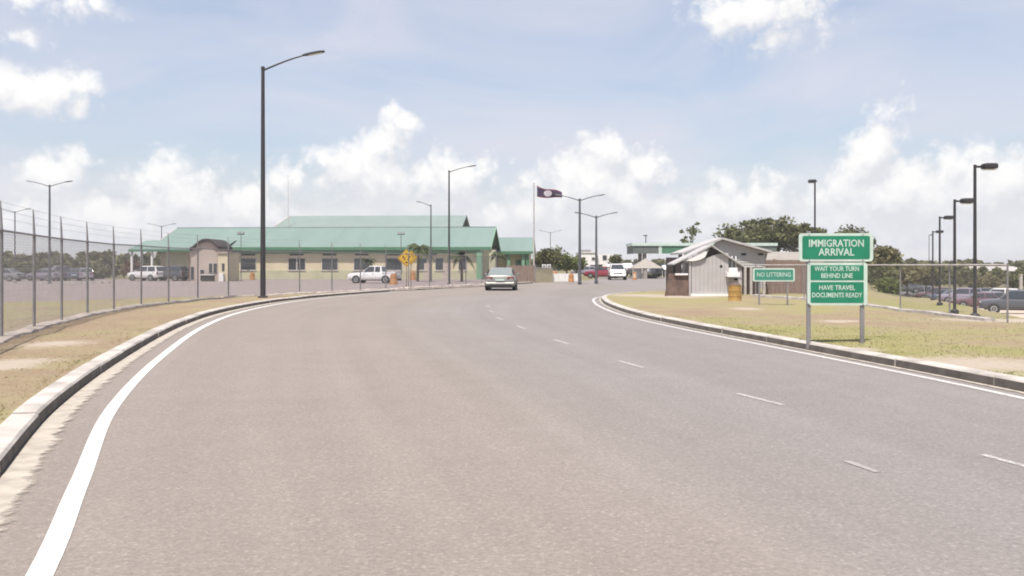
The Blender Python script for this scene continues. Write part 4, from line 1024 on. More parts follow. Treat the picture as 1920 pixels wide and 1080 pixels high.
    # white screens and a door behind the palms
    for px in (800, 836): 
        x = X(px, D) - X(920, D); B(MB().bb(x - .5, x + .5, wall_y - .07, wall_y - .004, .02, 2.1), 'door', 'mauve')
    # antenna mast on the ridge
    x = X(534, D + 15) - X(920, D); B(MB().tube([(x, 12, ue), (x, 12, Z(335, D + 12) - o.z)], [.07, .03], 6), 'antenna', 'frame')
    return root
terminal()
def gatehouse():
    d = 101; o = Vector((X(392, d), d, -.24)); root = thing('gatehouse', o, 'small dusty pink gatehouse with a dark rimmed arched gable', 'building')
    B = lambda mb, n, m, p=root, **k: mb.build(n, M[m], p, True, **k)
    x0, x1 = X(357, d), X(411, d); zt = Z(468, d)
    arch = [(X(a, d), d, Z(q, d)) for a, q in ((357, 470), (364, 466), (372, 459), (380, 454), (388, 452.5), (396, 454), (404, 460), (411, 467.5))]
    B(MB().slab([(x0, d, -.24), (x1, d, -.24)] + arch[::-1], (0, .3, 0)), 'facade', 'mauve')
    rim = MB(); 
    for i, (a, q) in enumerate(zip(arch, arch[1:])):
        a, q = Vector(a), Vector(q); rim.slab([a + Vector((0, -.35, .03)), q + Vector((0, -.35, .03)), q + Vector((0, -.35, .32)), a + Vector((0, -.35, .32))], (0, 5.2, 0))
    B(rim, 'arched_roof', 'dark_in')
    B(MB().bb(x0 + .05, x1 - .05, d + .3, d + 4.6, -.24, Z(470, d)), 'wall', 'mauve')
    B(MB().bb(x1 + .003, X(431, d), d - .35, d + 3.4, -.24, Z(475, d)), 'side_block', 'cream')
    B(MB().bb(x1 - .1, X(432.5, d), d - .5, d + 3.6, Z(475, d) + .003, Z(472.5, d)), 'parapet', 'mauve')
    B(MB().bb(x0 - .2, x0 - .003, d - .06, d + 4, -.24, Z(472, d)), 'pilaster', 'rust')
    for (a, q, t, u, n, m) in [(376, 383, 506, 526, 'door', 'dark_in'), (392, 407, 494, 512, 'window', 'glass'), (358, 364, 500, 524, 'door', 'dark_in')]:
        f = B(MB().bb(X(a, d) - .06, X(q, d) + .06, d - .04, d - .003, Z(u, d), Z(t, d) + .06), n, 'frame')
        B(MB().bb(X(a, d), X(q, d), d - .06, d - .043, Z(u, d) + .03, Z(t, d)), 'pane' if n == 'window' else 'leaf', m, f)
        if n == 'window': B(MB().bb(X((a + q) / 2, d) - .05, X((a + q) / 2, d) + .05, d - .075, d - .062, Z(u, d), Z(t, d)), 'mullion', 'frame', f)
    B(MB().bb(X(418, d), X(423, d), d - .38, d - .353, Z(509, d), Z(494, d)), 'window', 'glass')
    B(MB().bb(X(383.5, d), X(408, d), d - 1.3, d - .5, Z(516, d), Z(513.5, d)), 'counter', 'frame')
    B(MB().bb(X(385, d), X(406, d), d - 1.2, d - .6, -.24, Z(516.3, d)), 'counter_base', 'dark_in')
    B(MB().bb(X(415, d), X(423, d), d - .9, d - .4, -.24, Z(512, d)), 'gate_pillar', 'white')
gatehouse()

# ------------------------------------------------------------------ checkpoint canopy
def canopy():
    d = 113; o = Vector((X(1320, d), d, 0)); root = thing('checkpoint_canopy', o, 'long flat checkpoint canopy with dark green fascia behind the booth', 'canopy')
    B = lambda mb, n, m, p=root, **k: mb.build(n, M[m], p, True, **k)
    x0, x1 = X(1187, d), X(1456, d); z0, z1 = Z(475.5, d), Z(461, d)
    grey = mat('canopy_fascia_grey', (.10, .115, .105), .6, .12, 1); M['fas_grey'] = grey
    pan = [(1187, 1235, 'fas_grey'), (1241, 1290, 'fascia'), (1290, 1340, 'fas_grey'), (1340, 1400, 'fas_grey'), (1400, 1456, 'fas_grey')]
    for a, q, m in pan: B(MB().bb(X(a, d) + .01, X(q, d) - .01, d, d + .15, z0, z1), 'fascia_panel', m)
    B(MB().bb(X(1235, d), X(1241, d), d - .02, d + .15, z0, z1), 'emblem_panel', 'sign_white')
    for y0, y1, xa, xb in ((d + .16, d + 6, x0, x0 + .15), (d + .16, d + 6, x1 - .15, x1)): B(MB().bb(xa, xb, y0, y1, z0, z1), 'fascia_panel', 'fas_grey')
    B(MB().bb(x0 + .16, x1 - .16, d + .16, d + 5.9, z0 + .1, z0 + .25), 'ceiling', 'white')
    zt = Z(455.5, d)
    B(MB().bb(x0 - .12, x1 + .12, d - .12, d + 6.2, z1 + .003, zt), 'roof', 'sign_white')
    for px in (1211, 1290, 1370, 1440):
        for yy in (d + 1.0, d + 5): B(MB().bb(X(px, d) - .22, X(px, d) + .22, yy, yy + .45, -.05, z0 + .12), 'column', 'tan')
canopy()
def kiosk():
    d = 104; o = Vector((X(1212, d), d, 0)); root = thing('inspection_kiosk', o, 'tan kiosk with a pyramid awning beneath the canopy', 'kiosk')
    B = lambda mb, n, m, p=root, **k: mb.build(n, M[m], p, True, **k)
    xa, xb = X(1186, d), X(1244, d); ze, zp = Z(503, d), Z(484, d); c = ((xa + xb) / 2, d + 1.8, zp)
    q = [(xa, d, ze), (xb, d, ze), (xb, d + 3.6, ze), (xa, d + 3.6, ze)]
    B(MB().add(q + [c], [(0, 1, 4), (1, 2, 4), (2, 3, 4), (3, 0, 4), (3, 2, 1, 0)]), 'awning', 'tan')
    B(MB().bb(X(1207, d), X(1214, d), d + .1, d + .5, -.05, ze), 'column', 'tan')
    B(MB().bb(xa + .5, X(1206, d), d + 1.2, d + 3, -.05, ze), 'cabin', 'white')
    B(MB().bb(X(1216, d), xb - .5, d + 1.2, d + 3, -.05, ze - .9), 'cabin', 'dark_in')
kiosk()
for (a, q, d, zz0, zz1, lb) in [(1140, 1188, 108, 505, 494, 'long white tent roof beyond the white car'), (1246, 1300, 108, 506, 496, 'white tent roof between the kiosk and booth')]:
    o = Vector((X((a + q) / 2, d), d, 0)); root = thing('tent', o, lb, 'tent', 'white tents at the checkpoint')
    x0, x1 = X(a, d), X(q, d)
    MB().slab([(x0, d, Z(zz0, d)), (x1, d, Z(zz0 - 3, d)), (x1, d + 2.2, Z(zz1, d)), (x0, d + 2.2, Z(zz1 + 3, d))], (0, 0, .06)).build('roof', M['white'], root, True)
    for xx in (x0 + .1, x1 - .1):
        for yy in (d + .1, d + 2.1): MB().bb(xx - .05, xx + .05, yy - .05, yy + .05, -.05, Z(zz0 - 1, d)).build('post', M['galv_pale'], root, True)
def white_house():
    d = 150; o = Vector((X(1120, d), d, 0)); root = thing('white_house', o, 'white two-storey flat-roofed house behind the twin-arm lights', 'house')
    B = lambda mb, n, m, p=root, **k: mb.build(n, M[m], p, True, **k)
    B(MB().bb(X(1086, d), X(1120, d), d, d + 8, -.1, Z(474, d)), 'wall', 'white'); B(MB().bb(X(1120.1, d), X(1148, d), d + .6, d + 8, -.1, Z(477, d)), 'wall', 'white')
    B(MB().bb(X(1085, d), X(1121, d), d - .15, d + 8.2, Z(474, d) + .003, Z(472.5, d)), 'parapet', 'white')
    B(MB().bb(X(1092, d), X(1110, d), d + 2, d + 4, Z(474, d), Z(468, d)), 'water_tank', 'galv')
    for a, q, u, t in [(1092, 1097, 488, 483), (1110, 1115, 487, 483), (1131, 1138, 487, 479), (1107, 1116, 502, 497), (1122, 1130, 502, 496), (1090, 1098, 502, 497)]:
        y = d if a < 1119 else d + .6
        f = B(MB().bb(X(a, d) - .1, X(q, d) + .1, y - .05, y - .003, Z(u, d) - .1, Z(t, d) + .1), 'window', 'frame'); B(MB().bb(X(a, d), X(q, d), y - .08, y - .053, Z(u, d), Z(t, d)), 'pane', 'glass', f)
white_house()
def grey_house():
    d = 175; z = -2.6; o = Vector((X(1870, d), d, z)); root = thing('grey_building', o, 'low grey building half hidden by scrub at the right edge', 'building')
    B = lambda mb, n, m, p=root, **k: mb.build(n, M[m], p, True, **k)
    B(MB().bb(X(1822, d), X(1925, d), d, d + 9, z, Z(508, d)), 'wall', 'mauve')
    B(MB().slab([(X(1815, d), d - .6, Z(509, d)), (X(1932, d), d - .6, Z(509, d)), (X(1925, d), d + 5, Z(500.5, d)), (X(1830, d), d + 5, Z(500.5, d))], (0, 0, .12)), 'roof', 'galv_pale')
    for px in (1835, 1860, 1890): B(MB().bb(X(px, d), X(px + 8, d), d - .05, d - .003, Z(519, d), Z(512, d)), 'window', 'glass')
grey_house()

# ------------------------------------------------------------------ low walls and gate near the flag pole
def low_walls():
    a, q = G(985, 529.5, 0), G(1036, 527.5, 0)
    root = thing('compound_wall', a, 'low beige rendered wall right of the silver car', 'wall')
    MB().slab([(a.x, a.y, -.04), (q.x, q.y, -.04), (q.x, q.y, 1.25), (a.x, a.y, 1.3)], (.03, .25, 0)).build('wall', M['cream'], root, True)
    MB().slab([(a.x - .03, a.y - .05, 1.302), (q.x + .03, q.y - .05, 1.252), (q.x + .03, q.y - .05, 1.33), (a.x - .03, a.y - .05, 1.38)], (.03, .36, 0)).build('coping', M['concrete'], root, True)
    r2 = thing('barrier_wall', q, 'long low white barrier wall left of the flag-side light', 'wall')
    e = G(1084, 527, 0)
    n = 4
    for i in range(n):
        s, t = q.lerp(e, i / n + .004), q.lerp(e, (i + 1) / n - .004); MB().slab([(s.x, s.y + .3, -.04), (t.x, t.y + .3, -.04), (t.x, t.y + .36, .75), (s.x, s.y + .36, .75)], (0, .22, 0)).build('barrier_block', M['white'], r2, True)
    for px, lb in ((1020, 'white equipment box on the beige wall, nearer the flag pole'), (1029, 'white equipment box on the beige wall, at its right end')):
        w = Vector((X(px, 88.9), 88.9, 1.33)); b_ = thing('equipment_box', w, lb, 'box', 'white boxes over the beige wall')
        MB().box((0, 0, .16), (.40, .34, .34)).build('case', M['white'], b_, bevel=.02); MB().box((0, -.18, .17), (.26, .02, .2)).build('grille', M['galv'], b_)
    g = G(975, 530, 0); r3 = thing('steel_gate', g, 'dull brown steel gate leaf beside the beige wall', 'gate')
    for i in range(9):
        x = g.x - 1.1 + i * .27; MB().bb(x, x + .255, g.y, g.y + .05, .05, 1.55 + .02 * (i % 2)).build('sheet', M['brown'], r3, True)
    for z in (.3, 1.3): MB().bb(g.x - 1.15, g.x + 1.4, g.y + .055, g.y + .1, z, z + .07).build('rail', M['galv'], r3, True)
    for x in (g.x - 1.22, g.x + 1.36): MB().bb(x, x + .1, g.y - .02, g.y + .12, -.04, 1.65).build('post', M['galv'], r3, True)
low_walls()
def flag():
    d = 92; o = Vector((X(1001, d), d, -.03)); root = thing('flagpole', o, 'tall white flagpole right of the green building', 'flagpole')
    h = Z(343, d) + .03
    MB().tube([(0, 0, 0), (0, 0, h)], [.10, .06], 10).build('pole', M['galv_pale'], root, smooth=True); MB().lathe([(.03, h), (.09, h + .07), (.09, h + .12), (.02, h + .2)], n=10).build('finial', M['white'], root, smooth=True)
    s = F / d; f = thing('flag', (X(1007, d), d, Z(372, d)), 'dark navy flag with pale emblem flying from the white pole', 'flag')
    def P(u, v, off=0.0):     # u along fly, v 0 bottom..1 top
        x = u * 47 / s; topz = (372 - (348 + 12 * u ** .8 + 1.5 * math.sin(u * 6))) / s; bot = (372 - (369 + 2.5 * u + 1.2 * math.sin(u * 5))) / s
        y = .22 * math.sin(u * 7.5) * (.2 + u) + .18 * math.sin(v * 3 + u * 4) * u
        return (x, y + off, bot + (topz - bot) * v)
    nu, nv = 26, 12
    def grid(u0, u1, v0, v1, off=0.0, nu=nu, nv=nv):
        V = [P(u0 + (u1 - u0) * i / nu, v0 + (v1 - v0) * j / nv, off) for i in range(nu + 1) for j in range(nv + 1)]
        return V, [(i * (nv + 1) + j, (i + 1) * (nv + 1) + j, (i + 1) * (nv + 1) + j + 1, i * (nv + 1) + j + 1) for i in range(nu) for j in range(nv)]
    c = MB().add(*grid(0, 1, .1, .9)).build('cloth', M['flag'], f, smooth=True)
    MB().add(*grid(0, 1, .9, 1.0, nv=2)).build('stripe', M['stripe_red'], f, smooth=True); MB().add(*grid(0, 1, 0, .1, nv=2)).build('stripe', M['stripe_red'], f, smooth=True)
    disc = MB(); V = [P(.43, .5, -.03)] + [P(.43 + .16 * math.cos(a), .5 + .36 * math.sin(a), -.03) for a in np.linspace(0, 2 * math.pi, 19)[:-1]]
    disc.add(V, [(0, 1 + i, 1 + (i + 1) % 18) for i in range(18)]); disc.build('emblem', M['emblem'], f, smooth=True)
    MB().tube([(X(1001, d) - X(1007, d), 0, (372 - 349) / s), P(0, 1)], .02, 5).build('halyard', M['galv'], f)
flag()

# ------------------------------------------------------------------ vehicles
def car_paint(name, col, rough=.3):
    m = mat('paint_' + name, col, rough, .04, 1.5, metal=.15, spec=.6)
    m.node_tree.nodes['Principled BSDF'].inputs['Coat Weight'].default_value = .4
    return m
PAINT = {k: car_paint(k, c) for k, c in {'silver': (.215, .21, .195), 'white': (.68, .66, .66), 'dark': (.07, .075, .085), 'grey': (.21, .20, .22), 'maroon': (.12, .065, .075), 'red': (.24, .03, .05), 'mauve': (.22, .19, .24), 'blue': (.06, .075, .12)}.items()}
KINDS = {   # length, half width, belt z, roof z, stations (y) windscreen base, roof front, roof rear, rear glass base, ride height
    'sedan': dict(L=4.55, w=.87, belt=.93, roof=1.43, ws=.85, rf=.10, rr=-1.05, rb=-1.72, hood=.86, boot=.97, wr=.31, ax=1.33),
    'suv': dict(L=4.6, w=.92, belt=1.08, roof=1.74, ws=1.0, rf=.30, rr=-1.85, rb=-2.18, hood=1.02, boot=1.10, wr=.36, ax=1.36),
    'hatch': dict(L=4.0, w=.84, belt=.95, roof=1.49, ws=.95, rf=.20, rr=-1.35, rb=-1.88, hood=.90, boot=.98, wr=.30, ax=1.25),
    'pickup': dict(L=5.2, w=.91, belt=1.10, roof=1.76, ws=.95, rf=.35, rr=-.95, rb=-1.12, hood=1.05, boot=1.10, wr=.38, ax=1.55)}
def make_car(kind, paint, loc, rz, label, group=None, rear_pale=False, detail=True, name=None):
    k = KINDS[kind]; root = thing(name or {'pickup': 'pickup_truck', 'suv': 'suv', 'sedan': 'car', 'hatch': 'car'}[kind], loc, label, {'pickup': 'pickup', 'suv': 'suv'}.get(kind, 'car'), group, rz)
    P = PAINT[paint]; h = k['L'] / 2; w = k['w']; zb = .24 if kind in ('sedan', 'hatch') else .34; belt = k['belt']
    def ring(y, wd, z0, z1, cr=.03):
        pts = [(wd * .90, z0), (wd * .985, z0 + .12), (wd, z0 + .3), (wd * .985, z1 - .14), (wd * .93, z1 - .03), (wd * .70, z1 + cr * .6), (wd * .3, z1 + cr)]
        return [(a, y, b) for a, b in pts] + [(-a, y, b) for a, b in pts[::-1]]
    st = [(h, w * .80, zb + .14, k['hood'] - .22), (h - .10, w * .90, zb + .03, k['hood'] - .10), (h - .5, w * .97, zb, k['hood'] - .03), (k['ws'], w, zb, belt), (0, w, zb, belt), (k['rb'] if kind != 'pickup' else -1.1, w, zb, belt + .01), (-h + .45, w * .98, zb, k['boot']), (-h + .09, w * .93, zb + .05, k['boot'] - .05), (-h, w * .86, zb + .16, k['boot'] - .20)]
    if kind == 'suv': st = st[:5] + [(-h + .35, w, zb, belt + .01), (-h + .08, w * .96, zb + .04, k['boot']), (-h, w * .92, zb + .14, k['boot'] - .1)]
    body = MB().loft([ring(*s) for s in st]).build('body', P, root, smooth=True)
    wb, wr_ = w * .90, w * .72
    def cab(y, wd, z0, z1, wt): return [(wd, y, z0), (wd * .985, y, z0 + (z1 - z0) * .3), (wt, y, z1 - .03), (wt * .86, y, z1), (-wt * .86, y, z1), (-wt, y, z1 - .03), (-wd * .985, y, z0 + (z1 - z0) * .3), (-wd, y, z0)]
    zr = k['roof']; b0 = belt - .03
    cs = [(k['ws'] + .02, wb * .97, b0, b0 + .06, wb * .95), (k['rf'] + .0, wb, b0, zr - .03, wr_), (k['rf'] - .3, wb, b0, zr, wr_), ((k['rf'] + k['rr']) / 2, wb, b0, zr + .01, wr_), (k['rr'] + .1, wb, b0, zr - .02, wr_ * .99), (k['rr'], wb, b0, zr - .05, wr_ * .98), (k['rb'], wb * .96, b0, b0 + .07, wb * .92)]
    MB().loft([cab(*c) for c in cs]).build('cabin', P, root, smooth=True)
    # glazing: panes a little proud of the cabin
    def pane(nm, q, out, m='glass'):
        o = Vector(out) * .012; return MB().slab([Vector(p) + o for p in q], Vector(out) * .004).build(nm, M[m], root)
    zt = zr - .10; zl = belt + .05
    def yl(z, ya, za, yb, zb_): return ya + (yb - ya) * (z - za) / (zb_ - za)
    wy0, wy1 = yl(zl, k['ws'], b0 + .06, k['rf'], zr - .03), yl(zt, k['ws'], b0 + .06, k['rf'], zr - .03)
    nrm = Vector((0, zr - belt, k['ws'] - k['rf'])).normalized()
    pane('windscreen', [(-wb * .88, wy0, zl), (wb * .88, wy0, zl), (wr_ * .88, wy1, zt), (-wr_ * .88, wy1, zt)], nrm)
    ry0, ry1 = yl(zl, k['rb'], b0 + .07, k['rr'], zr - .05), yl(zt, k['rb'], b0 + .07, k['rr'], zr - .05)
    nrm = Vector((0, -(zr - belt), k['rr'] - k['rb'])).normalized()
    pane('rear_window', [(wb * .86, ry0, zl), (-wb * .86, ry0, zl), (-wr_ * .87, ry1, zt), (wr_ * .87, ry1, zt)], nrm, 'glass_pale' if rear_pale else 'glass')
    mid = (k['rf'] + k['rr']) / 2 - .02
    for s in (-1, 1):
        xs0, xs1 = wb * .995, yl(zt, wb * .985, belt + .15, wr_, zr - .03)
        n_ = Vector((s, 0, .35)).normalized()
        for (ya, yb, yc, yd) in ((wy0 - .12, mid + .05, mid + .05, wy1 - .06), (mid - .05, ry0 + .22, ry1 + .08, mid - .05)):
            pane('side_window', [(s * xs0, ya, zl), (s * xs0, yb, zl), (s * xs1, yc, zt), (s * xs1, yd, zt)], n_ * 1.6)
        if detail:
            MB().box((s * (w + .09), k['ws'] - .18, belt + .08), (.16, .09, .11)).build('wing_mirror', P, root, bevel=.02)
            for yy in (mid + .12, mid - .95): MB().box((s * (w + .008), yy, belt - .12), (.025, .16, .03)).build('door_handle', M['black'], root)
        # lamps
        MB().box((s * w * .66, h - .075, k['hood'] - .20), (.36, .10, .13), rz=-s * .25).build('headlight', M['clear_lens'], root, bevel=.02)
        if kind in ('sedan', 'hatch'): MB().box((s * w * .69, -h + .045, k['boot'] - .17), (.40, .09, .13), rz=s * .18).build('taillight', M['red_lens'], root, bevel=.02)
        else: MB().box((s * w * .88, -h + .035, belt - .16), (.16, .09, .34), rz=s * .1).build('taillight', M['red_lens'], root, bevel=.02)
        for yy in (k['ax'], -k['ax']):
            yy2 = yy if kind != 'pickup' else (1.62 if yy > 0 else -1.5)
            R_ = k['wr']
            ar = MB(); 
            ar.lathe([(R_ + .05, s * (w - .10)), (R_ + .05, s * (w + .006))], (0, yy2, R_), 20, axis='x'); ar.build('wheel_arch', M['black'], root, smooth=True)
            wh = MB().lathe([(R_ * .72, s * (w - .20)), (R_ * .96, s * (w - .19)), (R_, s * (w - .15)), (R_, s * (w - .02)), (R_ * .96, s * (w + .018)), (R_ * .68, s * (w + .024))], (0, yy2, R_), 20, axis='x').build('wheel', M['rubber'], root, smooth=True)
            MB().lathe([(R_ * .66, s * (w + .012)), (R_ * .62, s * (w + .032)), (R_ * .2, s * (w + .018)), (R_ * .14, s * (w + .034))], (0, yy2, R_), 16, axis='x').build('rim', M['rim'], wh, smooth=True)
    # bumpers, plates, underbody
    MB().loft([[(a * x, y, z) for x, y, z in ((w * .93, -h + .12, zb + .08), (w * .93, -h - .02, zb + .10), (w * .90, -h - .05, zb + .22), (w * .93, -h + .05, zb + .34))] for a in (-1, -.5, .5, 1)]).build('rear_bumper', P if kind != 'pickup' else M['rim'], root, bevel=.015)
    MB().loft([[(a * x, y, z) for x, y, z in ((w * .88, h - .10, zb + .04), (w * .84, h + .03, zb + .07), (w * .84, h + .05, zb + .20), (w * .88, h - .02, zb + .32))] for a in (-1, -.5, .5, 1)]).build('front_bumper', P, root, bevel=.015)
    MB().bb(-w * .82, w * .82, -h + .25, h - .3, zb - .06, zb + .04).build('underbody', M['black'], root)
    MB().bb(-w * .72, w * .72, -h - .055, -h + .2, zb - .06, zb + .13).build('valance_with_shade', M['black'], root)  # black valance, made deeper to paint the shadow under the bumper
    MB().bb(-.26, .26, -h - .062, -h - .05, zb + .38, zb + .50).build('number_plate', M['sign_white'], root)
    MB().bb(-.45, .45, h - .03, h + .035, zb + .36, zb + .46).build('grille', M['black'], root)
    if kind == 'pickup':
        for s in (-1, 1): MB().bb(s * w - (.09 if s > 0 else 0), s * w + (0 if s > 0 else .09), -h + .03, -1.14, belt - .1, belt + .07).build('bed_side', P, root, bevel=.02)
        MB().bb(-w + .1, w - .1, -h + .03, -h + .10, belt - .12, belt + .07).build('tailgate', P, root, bevel=.02)
        MB().bb(-w + .1, w - .1, -h + .11, -1.15, belt + .03, belt + .035).build('bed_floor', M['black'], root)
    return root
def on(px, py, z=None):
    p = G(px, py, z); return p
make_car('sedan', 'silver', on(940.5, 543.2, 0), R(-2), 'silver sedan driving away round the bend', rear_pale=True).scale = (1.1, 1, 1)
make_car('pickup', 'white', on(702, 531, -.235), R(78), 'white double-cab pickup parked before the cream building')
make_car('suv', 'white', on(276, 526.5, -.235), R(68), 'white suv parked left of the gatehouse', name='suv')
make_car('suv', 'dark', on(318, 526.5, -.235), R(75), 'dark suv parked between the white suv and gatehouse')
make_car('hatch', 'dark', on(345, 525.5, -.235), R(20), 'dark small car parked against the gatehouse wall')
for (px, py, kind, pt_, rz, lb) in [(6, 527, 'sedan', 'grey', 85, 'grey sedan at the far left edge behind the fence'), (84, 526.5, 'sedan', 'mauve', 70, 'mauve-grey sedan left of the larger twin-arm light'), (112, 526, 'suv', 'dark', 35, 'dark suv just right of the larger twin-arm light'), (136, 526, 'sedan', 'blue', 30, 'dark blue sedan in the far left parking row'), (160, 526, 'hatch', 'mauve', 28, 'mauve hatchback near the right end of the far left parking row')]:
    make_car(kind, pt_, on(px, py, -.235), R(rz), lb, 'cars in the far left parking row', detail=False)
for (px, py, kind, pt_, rz, lb) in [(1903, 590, 'suv', 'dark', 62, 'dark blue-grey suv at the right edge of the parking'), (1868, 574, 'suv', 'white', 60, 'white suv next to the dark suv at the right edge'), (1832, 564, 'sedan', 'maroon', 75, 'maroon sedan behind the nearest box lamp'), (1801, 554.5, 'suv', 'mauve', 70, 'mauve suv seen between the two nearest box lamps'), (1718, 552.5, 'suv', 'grey', 78, 'grey suv at the left end of the right-hand parking'), (1736, 553.5, 'sedan', 'white', 65, 'pale sedan beside the farthest box lamps'), (1694, 551, 'sedan', 'dark', 75, 'dark sedan at the far left of the right-hand parking, by the scrub'), (1768, 552, 'hatch', 'dark', 60, 'dark hatchback behind the third box lamp'), (1818, 548, 'sedan', 'grey', 70, 'grey sedan in the second row beyond the maroon sedan'), (1781, 551.5, 'sedan', 'blue', 72, 'dark blue sedan between the second and third box lamps'), (1848, 558, 'hatch', 'grey', 68, 'grey hatchback just left of the white suv'), (1845, 546, 'suv', 'dark', 70, 'dark suv in the second row above the white suv'), (1890, 556, 'sedan', 'white', 65, 'white sedan in the second row at the right edge'), (1752, 551, 'suv', 'maroon', 70, 'maroon suv seen between the two farthest lamps'), (1706, 550, 'hatch', 'white', 75, 'small white hatchback in the far row by the scrub'), (1728, 550, 'sedan', 'blue', 72, 'far dark blue sedan left of the farthest lamps'), (1790, 548, 'hatch', 'white', 70, 'far white hatchback right behind the second box lamp'), (1862, 547, 'sedan', 'silver', 72, 'far silver sedan above the white suv')]:
    dd = {1718: 117, 1694: 113, 1736: 119, 1752: 114, 1768: 111, 1781: 108, 1801: 98, 1832: 80, 1818: 112, 1848: 82, 1845: 100, 1706: 126, 1728: 128, 1790: 122, 1862: 108}.get(px)
    p = Vector((X(px, dd), dd)) if dd else G(px, py)
    make_car(kind, pt_, (p.x, p.y, drop(p.x, p.y) + .19), R(rz), lb, 'cars in the right-hand parking', detail=False)
make_car('sedan', 'red', on(1131, 521.5, 0), R(62), 'red sedan crossing beyond the twin-arm lights', 'cars at the checkpoint', detail=False)
make_car('suv', 'white', on(1157, 524.5, 0), R(176), 'white suv coming out of the checkpoint', 'cars at the checkpoint')
for (px, py, kind, pt_, rz, lb) in [(1180, 517.5, 'suv', 'dark', 10, 'dark suv queuing left of the kiosk'), (1230, 519, 'sedan', 'grey', 8, 'grey sedan queuing right of the kiosk column'), (1252, 517, 'suv', 'mauve', 5, 'mauve suv queuing left of the booth'), (1100, 517, 'sedan', 'mauve', 80, 'mauve-grey sedan parked before the white house'), (1206, 516.5, 'sedan', 'white', 0, 'white sedan half hidden behind the kiosk')]:
    make_car(kind, pt_, on(px, py, 0), R(rz), lb, 'cars at the checkpoint', detail=False)

# ------------------------------------------------------------------ vegetation
def leaf_cloud(clumps, per, size, rs, flat_=1.0, droop=0.0):
    """clumps: (x,y,z,r). Small leaf-spray faces spread through every clump."""
    V = []; T = []
    for (cx, cy, cz, r) in clumps:
        n = max(6, int(per * (.7 + .6 * rs.rand())))
        u = rs.normal(size=(n, 3)); u /= np.linalg.norm(u, axis=1)[:, None]; rad = r * rs.rand(n) ** .45
        c = np.array([cx, cy, cz]) + u * rad[:, None] * np.array([1, 1, flat_])
        a = rs.normal(size=(n, 3)); a[:, 2] *= .6; a /= np.linalg.norm(a, axis=1)[:, None]
        b = np.cross(a, rs.normal(size=(n, 3))); b /= np.linalg.norm(b, axis=1)[:, None]
        s = size * (.6 + .8 * rs.rand(n)); a *= s[:, None]; b *= (s * .55)[:, None]
        q = np.stack([c - a, c - b * .9 + a * .1, c + a, c + b * .9 - a * .1], 1)
        V.append(q.reshape(-1, 3)); base = rs.uniform(.15, .75)
        t = np.clip(base + rs.normal(size=n) * .22, 0, 1); T.append(np.repeat(t, 4))
    V = np.concatenate(V); T = np.concatenate(T); k = len(V) // 4
    return V, np.arange(4 * k).reshape(k, 4), T
def crown_clumps(rs, n, c, rad, clump, shell=.55, under=-.5):
    out = []
    while len(out) < n:
        u = rs.normal(size=3); u /= np.linalg.norm(u)
        if u[2] < under: continue
        k = shell + (1 - shell) * rs.rand() if rs.rand() < .8 else rs.rand() * shell
        out.append((c[0] + u[0] * rad[0] * k, c[1] + u[1] * rad[1] * k, c[2] + u[2] * rad[2] * k, clump * (.6 + .8 * rs.rand())))
    return out
def tree(px, d, z0, py_top, py_low, wpx, label, name='tree', leaf='leaf', n=46, per=55, size=.22, seed=1, clump=.9, bark='bark', group=None, flat_=.75, trunk=.22, gap=.55, limbs=6):
    rs = np.random.RandomState(seed); x = X(px, d); root = thing(name, (x, d, z0), label, 'bush' if name == 'bush' else 'tree', group)
    top = Z(py_top, d) - z0; low = max(.15, Z(py_low, d) - z0); rx = wpx / 2 * d / F; rz_ = (top - low) / 2; cz = low + rz_
    cl = crown_clumps(rs, n, (0, 0, cz), (max(.3, rx - clump * .5), max(.3, rx * .8 - clump * .5), max(.25, rz_ - clump * flat_ * .6)), clump, gap)
    V, Fc, T = leaf_cloud(cl, per, size, rs, flat_)
    mb = MB(); hb = max(.3, low + rz_ * .3)
    mb.tube([(0, 0, -.2), (.05 * rx, 0, hb * .5), (.02 * rx, 0, hb)], [trunk, trunk * .8, trunk * .65], 8)
    for i in range(limbs):
        t = cl[int(rs.randint(len(cl)))]; e = Vector(t[:3]); s = Vector((.02 * rx, 0, hb * (.75 + .25 * rs.rand()))); m_ = s.lerp(e, .5) + Vector((0, 0, .12 * rz_))
        mb.tube([s, m_, e], [trunk * .5, trunk * .32, trunk * .1], 6)
    mb.build('trunk', M[bark], root, smooth=True)
    from_arrays('crown', V.tolist(), Fc.tolist(), M[leaf], root, T)
    return root
tree(1440, 122, -.3, 405, 482, 205, 'broad dark umbrella-shaped tree behind the canopy and booth', n=95, per=75, size=.26, seed=3, clump=1.25, bark='bark_pale', flat_=.5, trunk=.4, gap=.6, limbs=16)
tree(1500, 118, -.3, 412, 494, 120, 'dark spreading tree between the umbrella tree and the immigration sign', n=50, per=70, size=.26, seed=31, clump=1.1, bark='bark_pale', flat_=.5, trunk=.3, gap=.6, limbs=10)
tree(1298, 116, -.2, 415, 474, 56, 'thin scraggly tree rising left of the booth roof', n=15, per=26, size=.2, seed=15, clump=.5, bark='bark_pale', flat_=.6, trunk=.12, limbs=9)
tree(1600, 112, -1.2, 424, 505, 110, 'rounded olive tree just behind the immigration sign', n=55, per=65, size=.25, seed=8, clump=1.1, trunk=.25)
tree(1655, 104, -1.4, 455, 520, 70, 'dusty tree at the right side of the immigration sign', leaf='leaf_dry', n=40, per=60, size=.24, seed=9, clump=.95, trunk=.2)
tree(1565, 108, -1.0, 455, 515, 80, 'shaded lower tree half hidden by the immigration sign', leaf='leaf', n=40, per=60, size=.24, seed=10, clump=.95, trunk=.2)
